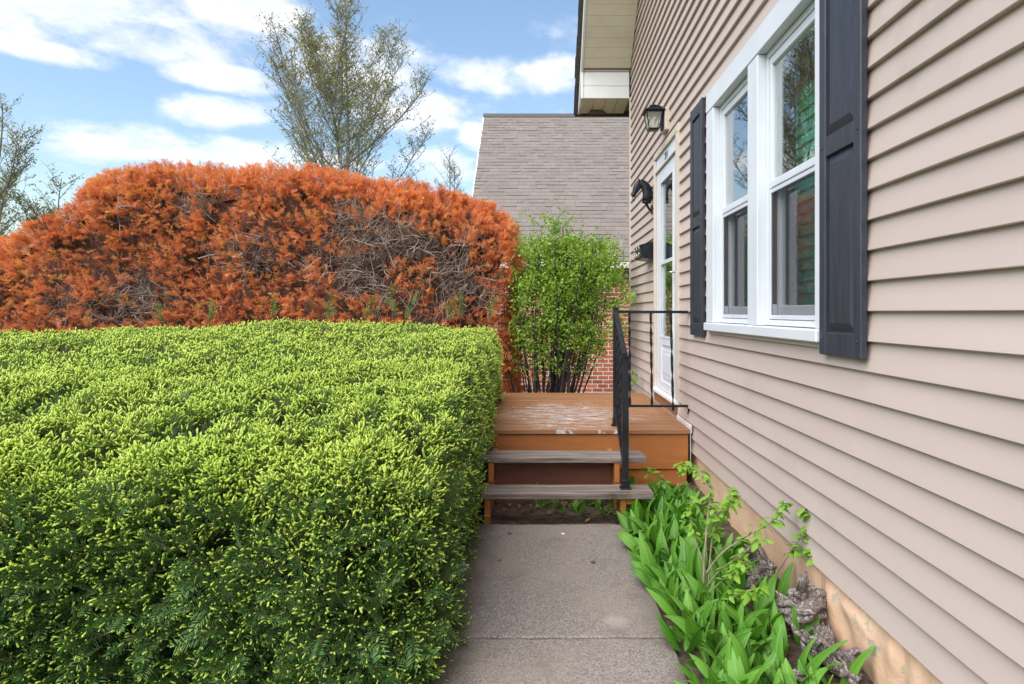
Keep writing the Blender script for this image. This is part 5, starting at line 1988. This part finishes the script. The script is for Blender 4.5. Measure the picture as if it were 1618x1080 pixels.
pts = []
tries = 0
while len(pts) < 170 and tries < 9000:
    tries += 1
    y = lr.uniform(1.45, 4.12)
    # bed is widest near the camera; driftwood and wall side stay open there
    xmin = 0.535
    xmax = np.interp(y, [1.4, 2.0, 2.6, 3.2, 4.2], [0.86, 0.90, 0.90, 0.98, 0.96])
    x = lr.uniform(xmin, xmax)
    if all((x - a) ** 2 + (y - b_) ** 2 > 0.064 ** 2 for a, b_ in pts):
        pts.append((x, y))
for x, y in pts:
    edge = x < 0.62
    if y > 3.4:
        lab, grp = 'broad leaved green plant in the bed beside the steps', 'broad leaved plants beside the steps'
    elif y < 2.0 and not edge:
        lab, grp = 'broad leaved green plant in the front of the bed at the bottom edge', 'broad leaved plants at the bottom edge'
    elif edge:
        lab, grp = 'broad leaved green plant leaning over the edge of the walk', 'broad leaved plants edging the walk'
    else:
        lab, grp = 'broad leaved green plant in the bed below the beige siding', 'broad leaved plants below the siding'
    lily(x, y, 0.0, lr.choice((3, 4, 4, 5)), lab, grp, lr.uniform(0.85, 1.1) * (0.9 if y > 3.6 or y < 2.1 else 1.0), lean=lr.uniform(-0.45, 0.0) if edge else lr.uniform(-0.25, 0.1))
for (u, yy_) in ((870, 3.95), (893, 4.1), (905, 3.92), (925, 4.05), (945, 3.93), (960, 4.0), (935, 4.05), (970, 3.85), (850, 4.0), (915, 3.85), (955, 3.82), (885, 3.86)):
    lily((u - 852) * yy_ / F, yy_, -0.02, 3, 'broad leaved green plant in the shade under the steps', 'broad leaved plants under the steps', 0.74, 0.2)
for (x, y) in ((0.98, 2.02), (0.99, 2.28), (1.04, 3.10), (1.02, 2.62), (0.93, 1.80), (1.05, 2.45)):
    lily(x, y, 0.0, 3, 'broad leaved green plant growing among the driftwood', 'broad leaved plants among the driftwood', 0.85)

# sapling with paired drooping leaves
SAPL = [leaf_mesh('leaf', L, w_, 1.0, 0.25, 5, mat=M['sapling_leaf']) for (L, w_) in ((0.045, 0.020), (0.038, 0.018), (0.052, 0.022))]


def sapling(base, shoots, label, nstem, leaf_s=1.0):
    e = empty('sapling', base, label, 'sapling')
    for pts_, r0 in shoots:
        P_ = [Vector(p) for p in pts_]
        # resample for a gentle curve
        Q_ = []
        for i in range(len(P_) - 1):
            for s_ in np.linspace(0, 1, 5)[:-1]:
                a = P_[max(i - 1, 0)]; b_ = P_[i]; c_ = P_[i + 1]; d_ = P_[min(i + 2, len(P_) - 1)]
                Q_.append(0.5 * ((2 * b_) + (c_ - a) * s_ + (2 * a - 5 * b_ + 4 * c_ - d_) * s_ ** 2 + (-a + 3 * b_ - 3 * c_ + d_) * s_ ** 3))
        Q_.append(P_[-1])
        mb_ = MB()
        mb_.tube(Q_, [max(0.0012, r0 * (1 - 0.75 * i / len(Q_))) for i in range(len(Q_))], 6)
        mb_.build('stem', M['sapling_stem'], e, True)
        start = int(len(Q_) * nstem)
        for i in range(start, len(Q_)):
            tdir = (Q_[min(i + 1, len(Q_) - 1)] - Q_[max(i - 1, 0)]).normalized()
            for s_ in (-1, 1):
                for _ in range(2 if i < len(Q_) - 1 else 3):
                    o = link('leaf', lr.choice(SAPL), None, e)
                    a = lr.uniform(0, 6.28)
                    rot = Matrix.Rotation(a, 4, 'Z') @ Matrix.Rotation(lr.uniform(1.2, 2.3), 4, 'X') @ Matrix.Rotation(lr.uniform(-0.6, 0.6), 4, 'Z')
                    o.rotation_euler = rot.to_euler()
                    o.location = Q_[i] + Vector((lr.uniform(-.016, .016), lr.uniform(-.016, .016), lr.uniform(-.012, .012)))
                    o.matrix_parent_inverse = Matrix.Translation(-e.location)
                    s2 = leaf_s * lr.uniform(0.75, 1.15)
                    o.scale = (s2, s2, s2)
    return e


sapling((0.70, 2.58, 0.0), [
    ([(0.700, 2.58, 0.0), px(1112, 900, 2.57), px(1118, 820, 2.60), px(1122, 775, 2.66), px(1105, 745, 2.74), px(1078, 733, 2.78)], 0.006),
    ([(0.72, 2.60, 0.0), px(1122, 880, 2.60), px(1130, 830, 2.64), px(1150, 800, 2.68), px(1156, 776, 2.7)], 0.005),
    ([px(1116, 905, 2.57), px(1142, 872, 2.58), px(1188, 842, 2.56), px(1226, 818, 2.56), px(1238, 792, 2.58)], 0.004),
    ([px(1114, 930, 2.56), px(1138, 900, 2.5), px(1172, 876, 2.46), px(1200, 852, 2.46)], 0.0035),
    ([px(1114, 945, 2.56), px(1140, 918, 2.45), px(1165, 900, 2.38), px(1182, 890, 2.36)], 0.003),
    ([px(1112, 890, 2.58), px(1098, 850, 2.62), px(1090, 815, 2.66), px(1094, 790, 2.7)], 0.003),
    ([px(1118, 850, 2.6), px(1132, 812, 2.6), px(1160, 790, 2.62)], 0.003),
    ([(0.74, 2.45, 0.0), px(1150, 950, 2.40), px(1178, 935, 2.36), px(1205, 930, 2.34)], 0.0035)],
    'pale green sapling with bare lower stems rising from the bed', 0.42)
sapling((1.0, 2.75, 0.0), [
    ([(1.0, 2.72, 0.0), px(1228, 905, 2.62), px(1252, 868, 2.56), px(1275, 835, 2.52), px(1286, 815, 2.52), px(1276, 805, 2.52)], 0.0035),
    ([px(1256, 862, 2.56), px(1275, 872, 2.50), px(1292, 878, 2.46)], 0.002)],
    'thin twig with pale green leaves arching against the siding', 0.35)
sapling((0.86, 4.0, 0.0), [
    ([(0.86, 4.0, 0.0), px(1062, 785, 4.0), px(1045, 755, 4.0), px(1020, 740, 4.0)], 0.004),
    ([(0.90, 4.02, 0.0), px(1072, 770, 4.0), px(1080, 740, 4.0), px(1092, 735, 4.0)], 0.003)],
    'young seedling with reddish stem beside the deck corner', 0.6, 1.2)

# driftwood
def driftwood(base, limbs, label, seed):
    rr_ = np.random.default_rng(seed)
    mb_ = MB()
    for pts_, rad in limbs:
        P_ = [Vector(p) for p in pts_]
        Q_, R_ = [], []
        n_ = len(P_)
        for i in range(n_ - 1):
            for s_ in np.linspace(0, 1, 7)[:-1]:
                a = P_[max(i - 1, 0)]; b_ = P_[i]; c_ = P_[i + 1]; d_ = P_[min(i + 2, n_ - 1)]
                Q_.append(0.5 * ((2 * b_) + (c_ - a) * s_ + (2 * a - 5 * b_ + 4 * c_ - d_) * s_ ** 2 + (-a + 3 * b_ - 3 * c_ + d_) * s_ ** 3))
                R_.append(rad[i] + (rad[i + 1] - rad[i]) * s_)
        Q_.append(P_[-1]); R_.append(rad[-1])
        mb_.tube(Q_, [a * 0.58 for a in R_], 12, twist=2.0)
        # fibrous strands winding round the limb
        for s_ in range(10):
            ph = s_ * 0.63 + rr_.uniform(0, 0.5)
            tw_ = rr_.uniform(1.5, 3.5)
            pts2 = []
            m2 = len(Q_)
            for i in range(m2):
                t = (Q_[min(i + 1, m2 - 1)] - Q_[max(i - 1, 0)]).normalized()
                u = t.orthogonal().normalized() if i == 0 else (u - t * u.dot(t)).normalized()
                w2 = t.cross(u)
                th = ph + tw_ * i / m2
                pts2.append(Q_[i] + (u * math.cos(th) + w2 * math.sin(th)) * R_[i] * (0.70 + 0.22 * math.sin(i * 0.9 + s_ * 2.1)))
            e0, e1 = sorted(rr_.choice(m2, 2, replace=False))
            if e1 - e0 < 4:
                e0, e1 = 0, m2 - 1
            mb_.tube(pts2[e0:e1 + 1], [max(0.003, a * rr_.uniform(0.18, 0.34)) for a in R_[e0:e1 + 1]], 7)
    if len(limbs) > 1:
        for _ in range(12):
            pts_, rad = limbs[rr_.integers(0, len(limbs))]
            p0 = Vector(pts_[rr_.integers(1, len(pts_) - 1)])
            d_ = Vector((rr_.normal(-0.3, 0.6), rr_.normal(0, 0.7), rr_.uniform(0.1, 1.0))).normalized()
            L_ = rr_.uniform(0.05, 0.11)
            q1 = p0 + d_ * L_ * 0.55
            q2 = q1 + (d_ + Vector(rr_.normal(0, 0.5, 3))).normalized() * L_ * 0.5
            mb_.tube([p0, q1, q2], [0.020, 0.011, 0.002], 7)
    V_ = np.array(mb_.v)
    n1 = fbm(V_, 28, seed, 3) - 0.5
    n2 = fbm(V_ + 7.7, 28, seed + 3, 3) - 0.5
    n3 = fbm(V_ + 3.1, 28, seed + 5, 3) - 0.5
    V_ = V_ + np.stack([n1, n2, n3], 1) * 0.04
    mb_.v = [tuple(v) for v in V_]
    o = mb_.build('driftwood', M['driftwood'], None, True)
    tag(o, label, 'driftwood', 'driftwood pieces along the foundation')
    return o


def g0(u, v, z=0.0):
    """photo pixel -> point at height z"""
    d = (H - z) * F / (v - 493)
    return Vector(((u - 852) * d / F, d, z))


driftwood(None, [([g0(1165, 905, .04), g0(1185, 900, .08), g0(1200, 885, .13), g0(1190, 872, .17), g0(1178, 872, .20)], [.025, .045, .05, .03, .008]),
                 ([g0(1190, 925, .02), g0(1205, 905, .08), g0(1216, 895, .12), g0(1220, 890, .14)], [.03, .05, .035, .012]),
                 ([g0(1195, 905, .10), g0(1170, 885, .15), g0(1160, 880, .16)], [.03, .018, .006]),
                 ([g0(1180, 935, .0), g0(1195, 920, .06), g0(1210, 925, .03)], [.03, .04, .02])],
          'gnarled grey driftwood farthest along the bed, under the sapling leaves', 61)
driftwood(None, [([g0(1225, 975, .02), g0(1245, 965, .08), g0(1270, 955, .13), g0(1298, 950, .14), g0(1300, 965, .10)], [.03, .055, .06, .04, .015]),
                 ([g0(1262, 950, .14), g0(1268, 930, .20), g0(1262, 910, .25)], [.03, .014, .005]),
                 ([g0(1250, 990, .0), g0(1260, 975, .07), g0(1285, 985, .05), g0(1300, 1005, .04)], [.035, .05, .04, .02])],
          'round ringed driftwood knot against the foundation in the middle', 67)
driftwood(None, [([g0(1290, 985, .06), g0(1300, 1005, .07), g0(1310, 1035, .07), g0(1335, 1060, .06), g0(1360, 1078, .05)], [.02, .035, .035, .028, .02]),
                 ([g0(1275, 1050, .02), g0(1288, 1040, .05), g0(1282, 1015, .10), g0(1268, 1000, .13)], [.03, .03, .02, .005]),
                 ([g0(1300, 1035, .05), g0(1330, 1040, .05), g0(1355, 1062, .06)], [.03, .03, .02])],
          'twisted driftwood branch nearest the bottom edge beside the foundation', 71)
driftwood(None, [([g0(1250, 1066, .05), g0(1270, 1072, .055), g0(1290, 1086, .05)], [.010, .020, .014])],
          'small pale driftwood stub at the bottom edge among leaves', 73)

# leaf litter on the soil, singly
LIT = [leaf_mesh('dry_leaf', 0.045, 0.026, 1.6, 0.5, 4, mat=M['litter']), leaf_mesh('dry_leaf', 0.035, 0.022, 2.2, 0.3, 4, mat=M['litter'])]
spots = [(lr.uniform(0.62, 1.08), lr.uniform(1.8, 4.2)) for _ in range(70)] + [(lr.uniform(-0.25, 0.48), lr.uniform(3.68, 4.2)) for _ in range(30)] + [(lr.choice((-0.22, -0.18, -0.25, 0.47, 0.3)) + lr.uniform(-.06, .06), lr.uniform(2.0, 3.55)) for _ in range(4)]
V_, F_ = [], []
for x, y in spots:
    me = lr.choice(LIT)
    mx_ = Matrix.Translation((x, y, 0.012)) @ Euler((R(90) + lr.uniform(-.5, .5), lr.uniform(-.4, .4), lr.uniform(0, 6.28))).to_matrix().to_4x4()
    b0 = len(V_)
    V_ += [tuple(mx_ @ v.co) for v in me.vertices]
    F_ += [tuple(i + b0 for i in p.vertices) for p in me.polygons]
mb = MB()
mb.add(V_, F_)
tag(mb.build('leaf_litter', M['litter'], None), 'dry brown fallen leaves scattered over the soil', 'leaf litter', kind='stuff')
# small pale pebble on the walk
mb = MB()
mb.lathe([(0.003, -0.001), (0.012, 0.002), (0.011, 0.005), (0.004, 0.007)], (0.135, 3.44, 0.003), 9)
tag(mb.build('pebble', M['fascia_grey'], None, True), 'small white pebble on the walk in front of the steps', 'pebble')
